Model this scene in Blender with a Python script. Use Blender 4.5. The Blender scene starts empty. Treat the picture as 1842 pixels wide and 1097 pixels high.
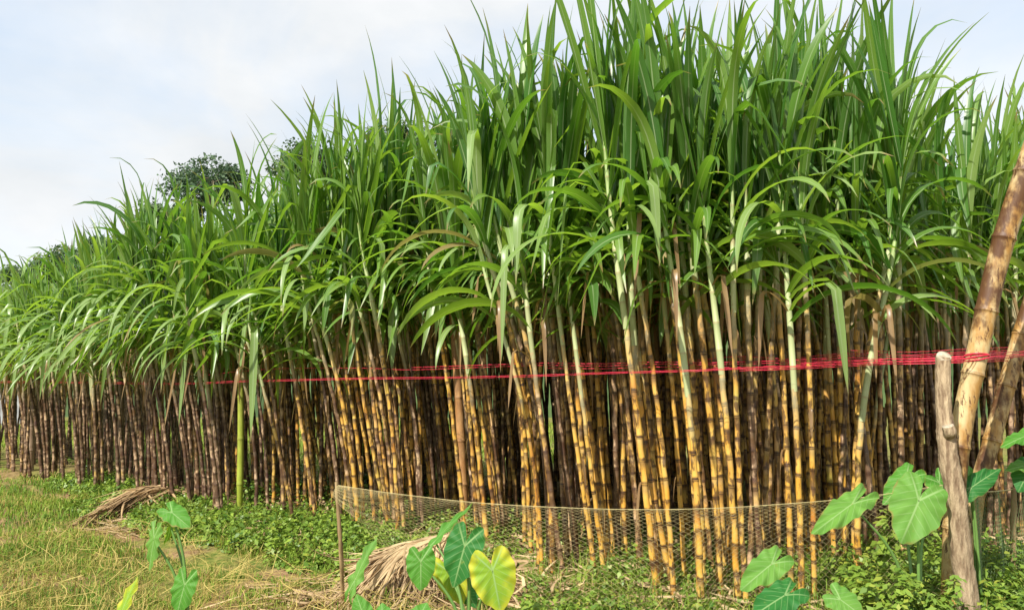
import bpy, math
import numpy as np
from mathutils import Vector

rng = np.random.default_rng(11)
C = bpy.context.scene
COL = C.collection
PI = math.pi

# ------------------------------------------------------------------ camera
CAM_H = 1.3
FPX = 1340.0
PITCH = math.atan(146.5 / FPX)
cam_d = bpy.data.cameras.new('camera')
cam_d.sensor_fit = 'HORIZONTAL'
cam_d.sensor_width = 36.0
cam_d.lens = 36.0 * FPX / 1842.0
cam_d.clip_start = 0.05
cam_d.clip_end = 3000
cam = bpy.data.objects.new('camera', cam_d)
COL.objects.link(cam)
cam.location = (0, 0, CAM_H)
cam.rotation_euler = (PI / 2 + PITCH, 0, 0)
C.camera = cam

# ------------------------------------------------------------------ sky and sun
SUN_EL = math.radians(46)
SUN_AZ = math.radians(216)          # compass bearing from +Y, clockwise: behind the camera, to the left
w = bpy.data.worlds.new("World")
C.world = w
w.use_nodes = True
nt = w.node_tree
nt.nodes.clear()
N = nt.nodes.new
out = N('ShaderNodeOutputWorld'); bg = N('ShaderNodeBackground')
sky = N('ShaderNodeTexSky'); sky.sky_type = 'NISHITA'; sky.sun_disc = False
sky.sun_elevation = SUN_EL; sky.sun_rotation = SUN_AZ
sky.air_density = 1.0; sky.dust_density = 0.6; sky.ozone_density = 1.5
tc = N('ShaderNodeTexCoord')
mp = N('ShaderNodeMapping'); mp.inputs['Scale'].default_value = (1.0, 1.0, 1.8); mp.inputs['Location'].default_value = (0.62, 0.15, 0.35)
n1 = N('ShaderNodeTexNoise'); n1.inputs['Scale'].default_value = 2.1; n1.inputs['Detail'].default_value = 7; n1.inputs['Roughness'].default_value = 0.52
n1.inputs['Distortion'].default_value = 0.35
r1 = N('ShaderNodeValToRGB'); r1.color_ramp.elements[0].position = 0.34; r1.color_ramp.elements[1].position = 0.58
r1.color_ramp.elements[0].color = (0.12, 0.12, 0.12, 1); r1.color_ramp.elements[1].color = (1, 1, 1, 1)
n2 = N('ShaderNodeTexNoise'); n2.inputs['Scale'].default_value = 3.2; n2.inputs['Detail'].default_value = 6; n2.inputs['Roughness'].default_value = 0.55
r2 = N('ShaderNodeValToRGB'); r2.color_ramp.elements[0].position = 0.32; r2.color_ramp.elements[1].position = 0.66
r2.color_ramp.elements[0].color = (5.5, 5.75, 5.95, 1); r2.color_ramp.elements[1].color = (6.9, 6.95, 7.0, 1)
mx = N('ShaderNodeMix'); mx.data_type = 'RGBA'
boost = N('ShaderNodeMix'); boost.data_type = 'RGBA'; boost.blend_type = 'ADD'; boost.inputs[0].default_value = 1.0
boost.inputs[7].default_value = (2.6, 2.9, 2.9, 1)
L = nt.links.new
L(tc.outputs['Generated'], mp.inputs['Vector'])
L(mp.outputs[0], n1.inputs['Vector']); L(mp.outputs[0], n2.inputs['Vector'])
L(n1.outputs['Fac'], r1.inputs[0]); L(n2.outputs['Fac'], r2.inputs[0])
L(sky.outputs[0], boost.inputs[6])
L(r1.outputs[0], mx.inputs[0]); L(boost.outputs[2], mx.inputs[6]); L(r2.outputs[0], mx.inputs[7])
L(mx.outputs[2], bg.inputs['Color']); bg.inputs['Strength'].default_value = 0.1
L(bg.outputs[0], out.inputs['Surface'])

sun_d = bpy.data.lights.new('sun', 'SUN')
sun_d.energy = 5.0; sun_d.angle = math.radians(0.6); sun_d.color = (1.0, 0.95, 0.86)
sun = bpy.data.objects.new('sun', sun_d); COL.objects.link(sun)
sdir = Vector((math.sin(SUN_AZ) * math.cos(SUN_EL), math.cos(SUN_AZ) * math.cos(SUN_EL), math.sin(SUN_EL)))
sun.rotation_euler = sdir.to_track_quat('Z', 'Y').to_euler()
C.view_settings.view_transform = 'Standard'
C.view_settings.look = 'None'
C.view_settings.exposure = 0.58
C.view_settings.gamma = 1
C.view_settings.use_curve_mapping = False

# ------------------------------------------------------------------ helpers
CT, ST = math.cos(PITCH), math.sin(PITCH)
def ray(px, py):
    a = px - 921.0; b = 548.5 - py
    return np.array([a, FPX * CT - b * ST, FPX * ST + b * CT])
def P(px, py, Y):                       # the point seen there at the distance Y
    r = ray(px, py); return r * (Y / r[1]) + np.array([0, 0, CAM_H])
def G(px, py):                          # the ground point seen there
    r = ray(px, py); t = -CAM_H / r[2]
    p = r * t; return np.array([p[0], p[1]])
def px_of(x, y): return 921.0 + 1340.0 * x / np.maximum(y, .1)

E_A = np.array([-7.54, 11.6]); E_D = np.array([0.768, -0.641]); E_N = np.array([0.641, 0.768])
def uw(x, y):
    dx = x - E_A[0]; dy = y - E_A[1]
    return dx * E_D[0] + dy * E_D[1], dx * E_N[0] + dy * E_N[1]
def ground_z(x, y):
    x = np.asarray(x, float); y = np.asarray(y, float)
    z = 0.014 * np.sin(x * 1.9 + 0.6 * y) + 0.012 * np.sin(y * 2.7 - x * 0.8 + 1.0) + 0.008 * np.sin(5.1 * x + 1.3) * np.sin(4.3 * y)
    u_, w_ = uw(x, y)
    z = z + 0.05 / (1 + np.exp(-(w_ + 0.35) * 9)) - 0.03     # the planted bed stands a little higher
    return z

def vnoise(x, y, s, seed=0):            # smooth value noise, 0..1
    x = np.asarray(x, float) * s + 37.3 * seed; y = np.asarray(y, float) * s + 11.9 * seed
    ix = np.floor(x); iy = np.floor(y); fx = x - ix; fy = y - iy
    fx = fx * fx * (3 - 2 * fx); fy = fy * fy * (3 - 2 * fy)
    h = lambda a, b: np.modf(np.abs(np.sin(a * 127.1 + b * 311.7 + seed * 7.7) * 43758.5453))[0]
    return (h(ix, iy) * (1 - fx) + h(ix + 1, iy) * fx) * (1 - fy) + (h(ix, iy + 1) * (1 - fx) + h(ix + 1, iy + 1) * fx) * fy

class Acc:
    def __init__(s): s.V = []; s.F = []; s.A = []; s.M = []; s.n = 0
    def add(s, V, F, A, m=0):
        V = np.asarray(V, float); F = np.asarray(F, int)
        A = np.asarray(A, float)
        if A.ndim == 1: A = np.repeat(A[None, :], len(V), 0)
        s.V.append(V); s.F.append(F + s.n); s.A.append(A); s.M.append(np.full(len(F), m)); s.n += len(V)
    def build(s, name, mats, parent=None, origin=(0, 0, 0), smooth=True):
        V = np.concatenate(s.V) - np.asarray(origin, float); F = np.concatenate(s.F); A = np.concatenate(s.A); M = np.concatenate(s.M)
        me = bpy.data.meshes.new(name)
        me.vertices.add(len(V)); me.vertices.foreach_set('co', V.astype(np.float32).ravel())
        me.loops.add(F.size); me.loops.foreach_set('vertex_index', F.astype(np.int32).ravel())
        me.polygons.add(len(F)); me.polygons.foreach_set('loop_start', np.arange(0, F.size, 4, dtype=np.int32))
        me.polygons.foreach_set('use_smooth', np.full(len(F), smooth))
        if not isinstance(mats, (list, tuple)): mats = [mats]
        for m in mats: me.materials.append(m)
        if len(mats) > 1: me.polygons.foreach_set('material_index', M.astype(np.int32))
        at = me.attributes.new('ca', 'FLOAT_COLOR', 'POINT'); at.data.foreach_set('color', A.astype(np.float32).ravel())
        me.update(calc_edges=True)
        o = bpy.data.objects.new(name, me); COL.objects.link(o)
        if parent is not None: o.parent = parent
        else: o.location = origin
        return o

def empty(name, loc):
    o = bpy.data.objects.new(name, None); COL.objects.link(o); o.location = loc; o.empty_display_size = 0.1
    return o
def tag(o, label=None, cat=None, group=None, kind=None):
    if label: o['label'] = label
    if cat: o['category'] = cat
    if group: o['group'] = group
    if kind: o['kind'] = kind
    return o

def strip_faces(n, k):                   # n rows of k vertices
    i = np.arange(n - 1)[:, None]; j = np.arange(k - 1)[None, :]
    a = i * k + j
    return np.stack([a, a + 1, a + k + 1, a + k], -1).reshape(-1, 4)
def tube_faces(n, k):
    i = np.arange(n - 1)[:, None]; j = np.arange(k)[None, :]
    a = i * k + j; b = i * k + (j + 1) % k
    return np.stack([a, b, b + k, a + k], -1).reshape(-1, 4)
def tube(pts, rad, k=8, lump=None):
    pts = np.asarray(pts, float); n = len(pts)
    rad = np.full(n, rad) if np.ndim(rad) == 0 else np.asarray(rad, float)
    t = np.gradient(pts, axis=0); t /= np.linalg.norm(t, axis=1)[:, None] + 1e-12
    ref = np.array([1.0, 0.0, 0.0]) if abs(t[:, 0].mean()) < 0.8 else np.array([0.0, 0.0, 1.0])
    a = np.cross(t, ref); a /= np.linalg.norm(a, axis=1)[:, None] + 1e-12
    b = np.cross(t, a)
    th = np.arange(k) * 2 * PI / k
    R = rad[:, None] * np.ones(k)[None, :]
    if lump is not None: R = R * lump
    V = pts[:, None, :] + R[..., None] * (np.cos(th)[None, :, None] * a[:, None, :] + np.sin(th)[None, :, None] * b[:, None, :])
    return V.reshape(-1, 3), tube_faces(n, k)
def catmull(pts, per=8):
    pts = np.asarray(pts, float); q = np.vstack([2 * pts[0] - pts[1], pts, 2 * pts[-1] - pts[-2]]); o = []
    for i in range(1, len(q) - 2):
        for s in np.arange(per) / per:
            p0, p1, p2, p3 = q[i - 1], q[i], q[i + 1], q[i + 2]
            o.append(0.5 * (2 * p1 + (p2 - p0) * s + (2 * p0 - 5 * p1 + 4 * p2 - p3) * s * s + (3 * p1 - p0 - 3 * p2 + p3) * s ** 3))
    o.append(pts[-1]); return np.array(o)

# ------------------------------------------------------------------ materials
class Mat:
    def __init__(s, name):
        s.m = bpy.data.materials.new(name); s.m.use_nodes = True; s.t = s.m.node_tree; s.t.nodes.clear()
        s.out = s.n('ShaderNodeOutputMaterial')
    def n(s, typ, **kw):
        nd = s.t.nodes.new(typ)
        for k, v in kw.items(): setattr(nd, k, v)
        return nd
    def l(s, a, b): s.t.links.new(a, b)
    def put(s, sock, v):
        if hasattr(v, 'links'): s.l(v, sock)
        else: sock.default_value = v
    def math(s, op, a, b=None, clamp=False):
        nd = s.n('ShaderNodeMath', operation=op, use_clamp=clamp); s.put(nd.inputs[0], a)
        if b is not None: s.put(nd.inputs[1], b)
        return nd.outputs[0]
    def mix(s, f, a, b, blend='MIX'):
        nd = s.n('ShaderNodeMix', data_type='RGBA', blend_type=blend); s.put(nd.inputs[0], f)
        for k, v in ((6, a), (7, b)):
            if isinstance(v, tuple) and len(v) == 3: v = v + (1,)
            s.put(nd.inputs[k], v)
        return nd.outputs[2]
    def attr(s):
        a = s.n('ShaderNodeAttribute', attribute_name='ca'); sp = s.n('ShaderNodeSeparateColor')
        s.l(a.outputs['Color'], sp.inputs[0])
        return sp.outputs[0], sp.outputs[1], sp.outputs[2], a.outputs['Alpha']
    def ramp(s, f, *stops):
        r = s.n('ShaderNodeMapRange', interpolation_type='SMOOTHSTEP'); s.put(r.inputs[0], f)
        for i, v in enumerate(stops): r.inputs[1 + i].default_value = v
        return r.outputs[0]
    def noise(s, scale, detail=3, vec=None, rough=0.5, w=None, dist=0.0):
        nd = s.n('ShaderNodeTexNoise'); nd.inputs['Scale'].default_value = scale; nd.inputs['Detail'].default_value = detail; nd.inputs['Roughness'].default_value = rough
        nd.inputs['Distortion'].default_value = dist
        if vec is not None: s.l(vec, nd.inputs['Vector'])
        if w is not None: nd.noise_dimensions = '4D'; s.l(w, nd.inputs['W'])
        return nd.outputs['Fac']
    def coords(s, scale=(1, 1, 1), what='Object'):
        t = s.n('ShaderNodeTexCoord'); m = s.n('ShaderNodeMapping'); m.inputs['Scale'].default_value = scale; s.l(t.outputs[what], m.inputs['Vector']); return m.outputs[0]
    def bsdf(s, color, rough=0.5, spec=0.5, trans=0.0, tcol=None, bump=None, bstr=0.3, bdist=0.01):
        p = s.n('ShaderNodeBsdfPrincipled')
        if isinstance(color, tuple) and len(color) == 3: color = color + (1,)
        s.put(p.inputs['Base Color'], color); s.put(p.inputs['Roughness'], rough); s.put(p.inputs['Specular IOR Level'], spec)
        if bump is not None:
            b = s.n('ShaderNodeBump'); b.inputs['Strength'].default_value = bstr; b.inputs['Distance'].default_value = bdist; s.l(bump, b.inputs['Height']); s.l(b.outputs[0], p.inputs['Normal'])
        if trans:
            tr = s.n('ShaderNodeBsdfTranslucent'); s.put(tr.inputs[0], tcol if tcol is not None else color)
            mx = s.n('ShaderNodeMixShader'); mx.inputs[0].default_value = trans
            s.l(p.outputs[0], mx.inputs[1]); s.l(tr.outputs[0], mx.inputs[2]); s.l(mx.outputs[0], s.out.inputs[0])
        else: s.l(p.outputs[0], s.out.inputs[0])
        return s.m

def mat_leaf():
    m = Mat('cane_leaf')
    u, v, r, dry = m.attr()
    col = m.mix(r, (0.055, 0.15, 0.026), (0.25, 0.38, 0.055))
    nz = m.noise(3.0, 3, m.coords())
    col = m.mix(m.ramp(r, 0.66, 1.0, 0.0, 0.8), col, (0.33, 0.43, 0.17))
    col = m.mix(m.math('MULTIPLY', nz, 0.4), col, (0.075, 0.20, 0.03))
    st = m.n('ShaderNodeTexWave', wave_type='BANDS'); cv = m.n('ShaderNodeCombineXYZ'); m.l(u, cv.inputs[0]); m.l(cv.outputs[0], st.inputs['Vector']); st.inputs['Scale'].default_value = 2.6; st.inputs['Distortion'].default_value = 0
    col = m.mix(m.math('MULTIPLY', st.outputs['Fac'], 0.22), col, (0.10, 0.23, 0.05))
    au = m.math('ABSOLUTE', m.math('SUBTRACT', m.math('MULTIPLY', u, 2.0), 1.0))
    rib = m.ramp(au, 0.05, 0.16, 1.0, 0.0)
    fade = m.ramp(v, 0.3, 0.95, 0.85, 0.25)
    col = m.mix(m.math('MULTIPLY', rib, fade), col, (0.42, 0.52, 0.28))
    tip = m.ramp(m.math('ADD', v, m.math('MULTIPLY', m.math('SUBTRACT', nz, 0.5), 0.3)), 0.9, 1.02, 0.0, 0.85)
    dryf = m.math('MAXIMUM', tip, dry, True)
    nd = m.noise(9.0, 3, m.coords())
    dc = m.mix(nd, (0.42, 0.29, 0.13), (0.22, 0.11, 0.05))
    colf = m.mix(dryf, col, dc)
    tc = m.mix(dryf, m.mix(r, (0.13, 0.32, 0.02), (0.36, 0.56, 0.035)), (0.4, 0.27, 0.1))
    return m.bsdf(colf, 0.36, 0.55, 0.42, tc)

def mat_stalk():
    m = Mat('cane_stalk')
    fr, ty, r, z = m.attr()
    w4 = m.math('MULTIPLY', r, 60.0)
    cs = m.coords((1, 1, 0.35)); cf = m.coords((1, 1, 0.6))
    n = m.noise(26, 4, cs, 0.6, w4)
    n2 = m.noise(9, 3, m.coords((1, 1, 0.8)), 0.5, w4)
    yel = m.mix(m.ramp(n2, 0.3, 0.7), (0.58, 0.29, 0.036), (0.65, 0.41, 0.095))
    yel = m.mix(m.ramp(m.noise(5, 2, cf, 0.5, w4), 0.52, 0.75), yel, (0.40, 0.15, 0.025))
    yel = m.mix(m.ramp(m.noise(4, 2, cf, 0.5, m.math('ADD', w4, 9.0)), 0.56, 0.75, 0.0, 0.7), yel, (0.36, 0.34, 0.07))
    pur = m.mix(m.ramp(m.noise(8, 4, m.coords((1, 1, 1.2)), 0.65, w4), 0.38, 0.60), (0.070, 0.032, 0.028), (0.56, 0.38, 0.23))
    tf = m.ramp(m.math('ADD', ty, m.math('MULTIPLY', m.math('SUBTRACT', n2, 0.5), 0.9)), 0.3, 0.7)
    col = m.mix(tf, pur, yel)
    # dark blotches of sooty mould, denser on the dark canes
    bl = m.ramp(m.math('ADD', n, m.math('MULTIPLY', m.math('SUBTRACT', 1.0, ty), 0.12)), 0.51, 0.60, 0.0, 0.85)
    col = m.mix(bl, col, (0.075, 0.035, 0.016))
    # grey wax towards the upper half of each internode
    wax = m.math('MULTIPLY', m.ramp(fr, 0.55, 0.86, 0.0, 0.55), m.ramp(n2, 0.3, 0.6))
    col = m.mix(m.math('MULTIPLY', wax, m.ramp(ty, 0.0, 1.0, 0.35, 0.35)), col, (0.46, 0.38, 0.29))
    jit = m.math('MULTIPLY', m.math('SUBTRACT', m.noise(22, 3, m.coords(), 0.6, w4), 0.5), 0.22)
    fj = m.math('ADD', fr, jit)
    smut = m.math('MULTIPLY', m.ramp(m.noise(3.5, 2, m.coords((1, 1, 1.2)), 0.5, w4), 0.42, 0.62), 0.75)
    col = m.mix(m.math('MULTIPLY', m.ramp(fj, 0.45, 0.95, 0.0, 1.0), smut), col, (0.13, 0.062, 0.026))
    lo = m.ramp(fj, 0.06, 0.17, 1.0, 0.0); hi = m.ramp(fj, 0.90, 0.97, 0.0, 1.0)
    band = m.math('MAXIMUM', lo, hi)
    bn = m.ramp(m.noise(14, 2, cf, 0.5, w4), 0.25, 0.6, 0.55, 0.98)
    col = m.mix(m.math('MULTIPLY', band, bn), col, (0.055, 0.026, 0.014))
    # the young top of the stalk, still under pale bloom
    col = m.mix(m.math('MULTIPLY', m.ramp(z, 0.72, 1.0, 0.0, 0.8), 0.75), col, (0.46, 0.42, 0.24))
    return m.bsdf(col, 0.42, 0.4, bump=n, bstr=0.25, bdist=0.004)

def mat_sheath():
    m = Mat('cane_sheath')
    fr, ty, r, z = m.attr()
    w4 = m.math('MULTIPLY', r, 60.0)
    n = m.noise(40, 3, m.coords((1, 1, 0.05)), 0.5, w4); n2 = m.noise(6, 2, m.coords(), 0.5, w4)
    col = m.mix(n, (0.30, 0.35, 0.14), (0.47, 0.50, 0.28))
    col = m.mix(m.ramp(z, 0.25, 0.95), col, (0.24, 0.34, 0.10))
    col = m.mix(m.ramp(n2, 0.58, 0.72, 0.0, 0.6), col, (0.40, 0.22, 0.13))
    col = m.mix(m.ramp(fr, 0.86, 0.99, 0.0, 0.6), col, (0.30, 0.20, 0.10))
    col = m.mix(m.math('MULTIPLY', m.math('SUBTRACT', 1.0, ty), 0.35), col, (0.26, 0.20, 0.13))
    return m.bsdf(col, 0.5, 0.35, bump=n, bstr=0.15, bdist=0.003)

def mat_straw(name='straw', a=(0.66, 0.50, 0.28), b=(0.30, 0.18, 0.09)):
    m = Mat(name)
    u, v, r, d = m.attr()
    col = m.mix(r, b, a)
    n = m.noise(7, 3, m.coords())
    col = m.mix(m.ramp(n, 0.4, 0.75, 0.0, 0.6), col, (0.17, 0.095, 0.05))
    au = m.math('ABSOLUTE', m.math('SUBTRACT', m.math('MULTIPLY', u, 2.0), 1.0))
    col = m.mix(m.ramp(au, 0.05, 0.2, 0.45, 0.0), col, (0.62, 0.50, 0.33))
    return m.bsdf(col, 0.75, 0.2, 0.15)

def mat_grass():
    m = Mat('grass_blade')
    u, v, r, d = m.attr()
    col = m.mix(r, (0.09, 0.20, 0.022), (0.27, 0.36, 0.045))
    dryc = m.mix(r, (0.58, 0.47, 0.15), (0.40, 0.30, 0.09))
    col = m.mix(d, col, dryc)
    return m.bsdf(col, 0.6, 0.25, 0.35)

def mat_weed():
    m = Mat('weed_leaf')
    u, v, r, d = m.attr()
    col = m.mix(r, (0.065, 0.15, 0.020), (0.27, 0.38, 0.05))
    col = m.mix(d, col, (0.34, 0.36, 0.05))
    return m.bsdf(col, 0.45, 0.4, 0.3)

def mat_taro(name, a, b, edge, patch):
    m = Mat(name)
    lx, ly, r, rad = m.attr()      # lx, ly mapped to 0..1
    x = m.math('MULTIPLY', m.math('SUBTRACT', lx, 0.5), 2.0); y = m.math('MULTIPLY', m.math('SUBTRACT', ly, 0.5), 2.0)
    ax = m.math('ABSOLUTE', x)
    n = m.noise(9, 3, m.coords())
    col = m.mix(n, a, b)
    if patch:
        col = m.mix(m.ramp(m.math('ADD', rad, m.math('MULTIPLY', m.math('SUBTRACT', n, 0.5), 1.3)), 0.55, 1.0, 0.0, patch), col, edge)
    f = m.math('FRACT', m.math('ADD', m.math('MULTIPLY', m.math('SUBTRACT', y, m.math('MULTIPLY', ax, 0.75)), 5.5), 20.0))
    lat = m.ramp(m.math('ABSOLUTE', m.math('SUBTRACT', f, 0.5)), 0.03, 0.085, 1.0, 0.0)
    mid = m.ramp(ax, 0.008, 0.035, 1.0, 0.0)
    lobe = m.ramp(m.math('ABSOLUTE', m.math('ADD', m.math('MULTIPLY', ax, 1.0), m.math('MULTIPLY', y, 0.8))), 0.012, 0.045, 1.0, 0.0)
    lobe = m.math('MULTIPLY', lobe, m.math('LESS_THAN', y, 0.0))
    ve = m.math('MAXIMUM', m.math('MAXIMUM', mid, lobe), m.math('MULTIPLY', lat, 0.55))
    ve = m.math('MULTIPLY', ve, m.ramp(rad, 0.5, 1.05, 0.8, 0.3))
    col2 = m.mix(m.math('MULTIPLY', ve, 0.85), col, (0.34, 0.50, 0.20))
    n5 = m.noise(26, 3, m.coords())
    col2 = m.mix(m.ramp(m.math('ADD', rad, m.math('MULTIPLY', m.math('SUBTRACT', n, 0.5), 0.5)), 0.96, 1.06, 0.0, 0.8), col2, (0.28, 0.20, 0.06))
    col2 = m.mix(m.ramp(n5, 0.66, 0.74, 0.0, 0.5), col2, (0.25, 0.30, 0.06))
    f2 = m.math('FRACT', m.math('ADD', m.math('MULTIPLY', m.math('SUBTRACT', y, m.math('MULTIPLY', ax, 0.75)), 22.0), 20.0))
    return m.bsdf(col2, 0.55, 0.25, 0.36, m.mix(0.5, col2, (0.2, 0.5, 0.03)), bump=m.math('ADD', ve, m.math('MULTIPLY', f2, 0.25)), bstr=0.35, bdist=0.004)

def mat_bamboo(name, a, b, dark, amount):
    m = Mat(name)
    fr, ty, r, z = m.attr()
    c = m.coords((1, 1, 0.15)); n = m.noise(30, 4, c); n2 = m.noise(5, 5, m.coords((1, 1, 0.55)), 0.62)
    col = m.mix(m.ramp(m.noise(11, 4, m.coords((1, 1, .4)), 0.6), .38, .62), a, b)
    col = m.mix(m.math('MULTIPLY', n, .35), col, dark)
    ms = m.ramp(m.math('ADD', n2, m.math('MULTIPLY', m.math('SUBTRACT', z, 0.35), 0.16)), 0.5, 0.62, 0.0, amount)
    col = m.mix(ms, col, dark)
    n3 = m.noise(42, 5, m.coords((1, 1, 0.22)), 0.7)
    col = m.mix(m.ramp(n3, 0.545, 0.62, 0.0, amount), col, dark)
    lo = m.ramp(fr, 0.0, 0.03, 1.0, 0.0); hi = m.ramp(fr, 0.95, 0.99, 0.0, 1.0)
    col = m.mix(m.math('MULTIPLY', m.math('MAXIMUM', lo, hi), 0.6), col, dark)
    return m.bsdf(col, 0.5, 0.35, bump=m.math('ADD', n, m.math('MULTIPLY', n3, -0.8)), bstr=0.5, bdist=0.005)

def mat_plain(name, a, b, scale=8, stretch=(1, 1, 1), rough=0.7, bstr=0.4, bdist=0.01, spec=0.3):
    m = Mat(name); n = m.noise(scale, 5, m.coords(stretch), 0.6)
    return m.bsdf(m.mix(m.ramp(n, 0.3, 0.7), a, b), rough, spec, bump=n, bstr=bstr, bdist=bdist)

def mat_ground():
    m = Mat('soil')
    c = m.coords((1, 1, 1)); n = m.noise(1.1, 6, c, 0.6); n2 = m.noise(14, 6, c, 0.65); n3 = m.noise(0.5, 3, c)
    soil = m.mix(m.ramp(n2, 0.3, 0.7), (0.17, 0.095, 0.045), (0.34, 0.22, 0.12))
    grass = m.mix(m.ramp(n2, 0.35, 0.65), (0.075, 0.12, 0.02), (0.23, 0.22, 0.055))
    gx = m.n('ShaderNodeSeparateXYZ'); m.l(c, gx.inputs[0])
    far = m.ramp(gx.outputs[1], 9.0, 15.0, 0.0, 0.75)
    g = m.math('MAXIMUM', m.ramp(n, 0.40, 0.60), far)
    col = m.mix(g, soil, grass)
    return m.bsdf(col, 0.9, 0.1, bump=n2, bstr=0.7, bdist=0.03)

M_LEAF = mat_leaf(); M_STALK = mat_stalk(); M_SHEATH = mat_sheath(); M_STRAW = mat_straw(); M_GRASS = mat_grass(); M_WEED = mat_weed()
M_STRAWG = mat_straw('old_straw', (0.56, 0.39, 0.20), (0.22, 0.12, 0.06))
M_GROUND = mat_ground()
M_ROPE = mat_plain('red_plastic', (0.55, 0.02, 0.045), (0.75, 0.05, 0.10), 60, rough=0.35, bstr=0.1)
M_NET = mat_plain('net_thread', (0.40, 0.33, 0.15), (0.52, 0.44, 0.22), 20, bstr=0.0)
M_BARK = mat_plain('weathered_wood', (0.17, 0.11, 0.065), (0.46, 0.35, 0.22), 42, (1, 1, 0.22), 0.9, 1.0, 0.02)
M_CUT = mat_plain('sawn_wood', (0.27, 0.22, 0.15), (0.50, 0.43, 0.32), 30)
M_STICK = mat_plain('stick_wood', (0.20, 0.13, 0.06), (0.40, 0.28, 0.14), 30, (1, 1, 0.15), 0.8)
M_TRUNK = mat_plain('tree_bark', (0.08, 0.06, 0.04), (0.16, 0.12, 0.09), 6)
M_BAMBOO_OLD = mat_bamboo('mottled_bamboo', (0.44, 0.24, 0.065), (0.64, 0.49, 0.25), (0.085, 0.035, 0.015), 0.95)
M_BAMBOO_TAN = mat_bamboo('dry_bamboo', (0.40, 0.19, 0.065), (0.50, 0.28, 0.11), (0.16, 0.08, 0.04), 0.5)
M_BAMBOO_GREY = mat_bamboo('grey_bamboo', (0.25, 0.16, 0.10), (0.36, 0.26, 0.17), (0.10, 0.06, 0.04), 0.6)
M_BAMBOO_GREEN = mat_bamboo('green_bamboo', (0.28, 0.34, 0.03), (0.36, 0.42, 0.05), (0.20, 0.20, 0.04), 0.35)

# ------------------------------------------------------------------ ground
def make_ground():
    xs = np.unique(np.concatenate([np.linspace(-900, -20, 30), np.linspace(-20, 20, 321), np.linspace(20, 900, 30)]))
    ys = np.unique(np.concatenate([np.linspace(-300, -4, 12), np.linspace(-4, 26, 241), np.linspace(26, 900, 40)]))
    X, Y = np.meshgrid(xs, ys)
    near = np.exp(-((np.abs(X) / 22) ** 4 + (np.abs(Y - 8) / 22) ** 4))
    Z = ground_z(X, Y) * near + 0.02 * (vnoise(X, Y, 5, 3) - 0.5) * near
    V = np.stack([X, Y, Z], -1).reshape(-1, 3)
    a = Acc(); a.add(V, strip_faces(len(ys), len(xs)), (0, 0, 0, 0))
    o = a.build('ground', M_GROUND); o['kind'] = 'structure'
make_ground()

def hill_h(x, y):                        # wooded hill behind the field, rising to the right
    def sm(a, b, t): t = np.clip((t - a) / (b - a), 0, 1); return t * t * (3 - 2 * t)
    h = (8.3 * sm(-100, -50, x) + 3.5 * sm(-32, -18, x) + 4.5 * sm(-18, -3, x)) * (1 - sm(40, 110, x))
    rise = sm(30, 50, y) * (1 - sm(90, 170, y))
    return h * rise + 1.0 * (vnoise(x, y, 0.12, 5) - .5) * rise
def make_hill():
    xs = np.linspace(-140, 140, 113); ys = np.linspace(30, 180, 61)
    X, Y = np.meshgrid(xs, ys); Z = hill_h(X, Y) - 0.25 * (1 - np.clip((Y - 32) / 4, 0, 1)) - 0.2
    a = Acc(); a.add(np.stack([X, Y, Z], -1).reshape(-1, 3), strip_faces(61, 113), (0, 0, 0, 0))
    m = mat_plain('hill_ground', (0.03, 0.06, 0.015), (0.07, 0.11, 0.03), 0.4, bstr=0.5, bdist=0.3)
    o = a.build('hill', m); o['kind'] = 'structure'
make_hill()

def leaf_cards(cent, size, nrm, r, d=0.0, fold=0.25, asp=0.5):
    """many folded leaf blades: four vertices, pointed at both ends"""
    n = len(cent); nrm = nrm / (np.linalg.norm(nrm, axis=1)[:, None] + 1e-9)
    t = rng.normal(size=(n, 3)); t -= (t * nrm).sum(1)[:, None] * nrm; t /= np.linalg.norm(t, axis=1)[:, None] + 1e-9
    s = np.cross(nrm, t); size = np.broadcast_to(size, n)[:, None]
    a = cent - t * size * 0.5; b = cent + s * size * asp * 0.5 + nrm * size * fold * 0.3 - t * size * 0.08
    c = cent + t * size * 0.5 - nrm * size * fold * 0.25; e = cent - s * size * asp * 0.5 + nrm * size * fold * 0.3 - t * size * 0.08
    V = np.stack([a, b, c, e], 1).reshape(-1, 3); F = np.arange(4 * n).reshape(n, 4)
    A = np.zeros((n, 4, 4)); A[:, 0, 0] = .5; A[:, 1, 0] = 1; A[:, 2, 0] = .5; A[:, 3, 0] = 0
    A[:, :, 2] = np.broadcast_to(r, n)[:, None]; A[:, :, 3] = np.broadcast_to(d, n)[:, None]
    return V, F, A.reshape(-1, 4)

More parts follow.
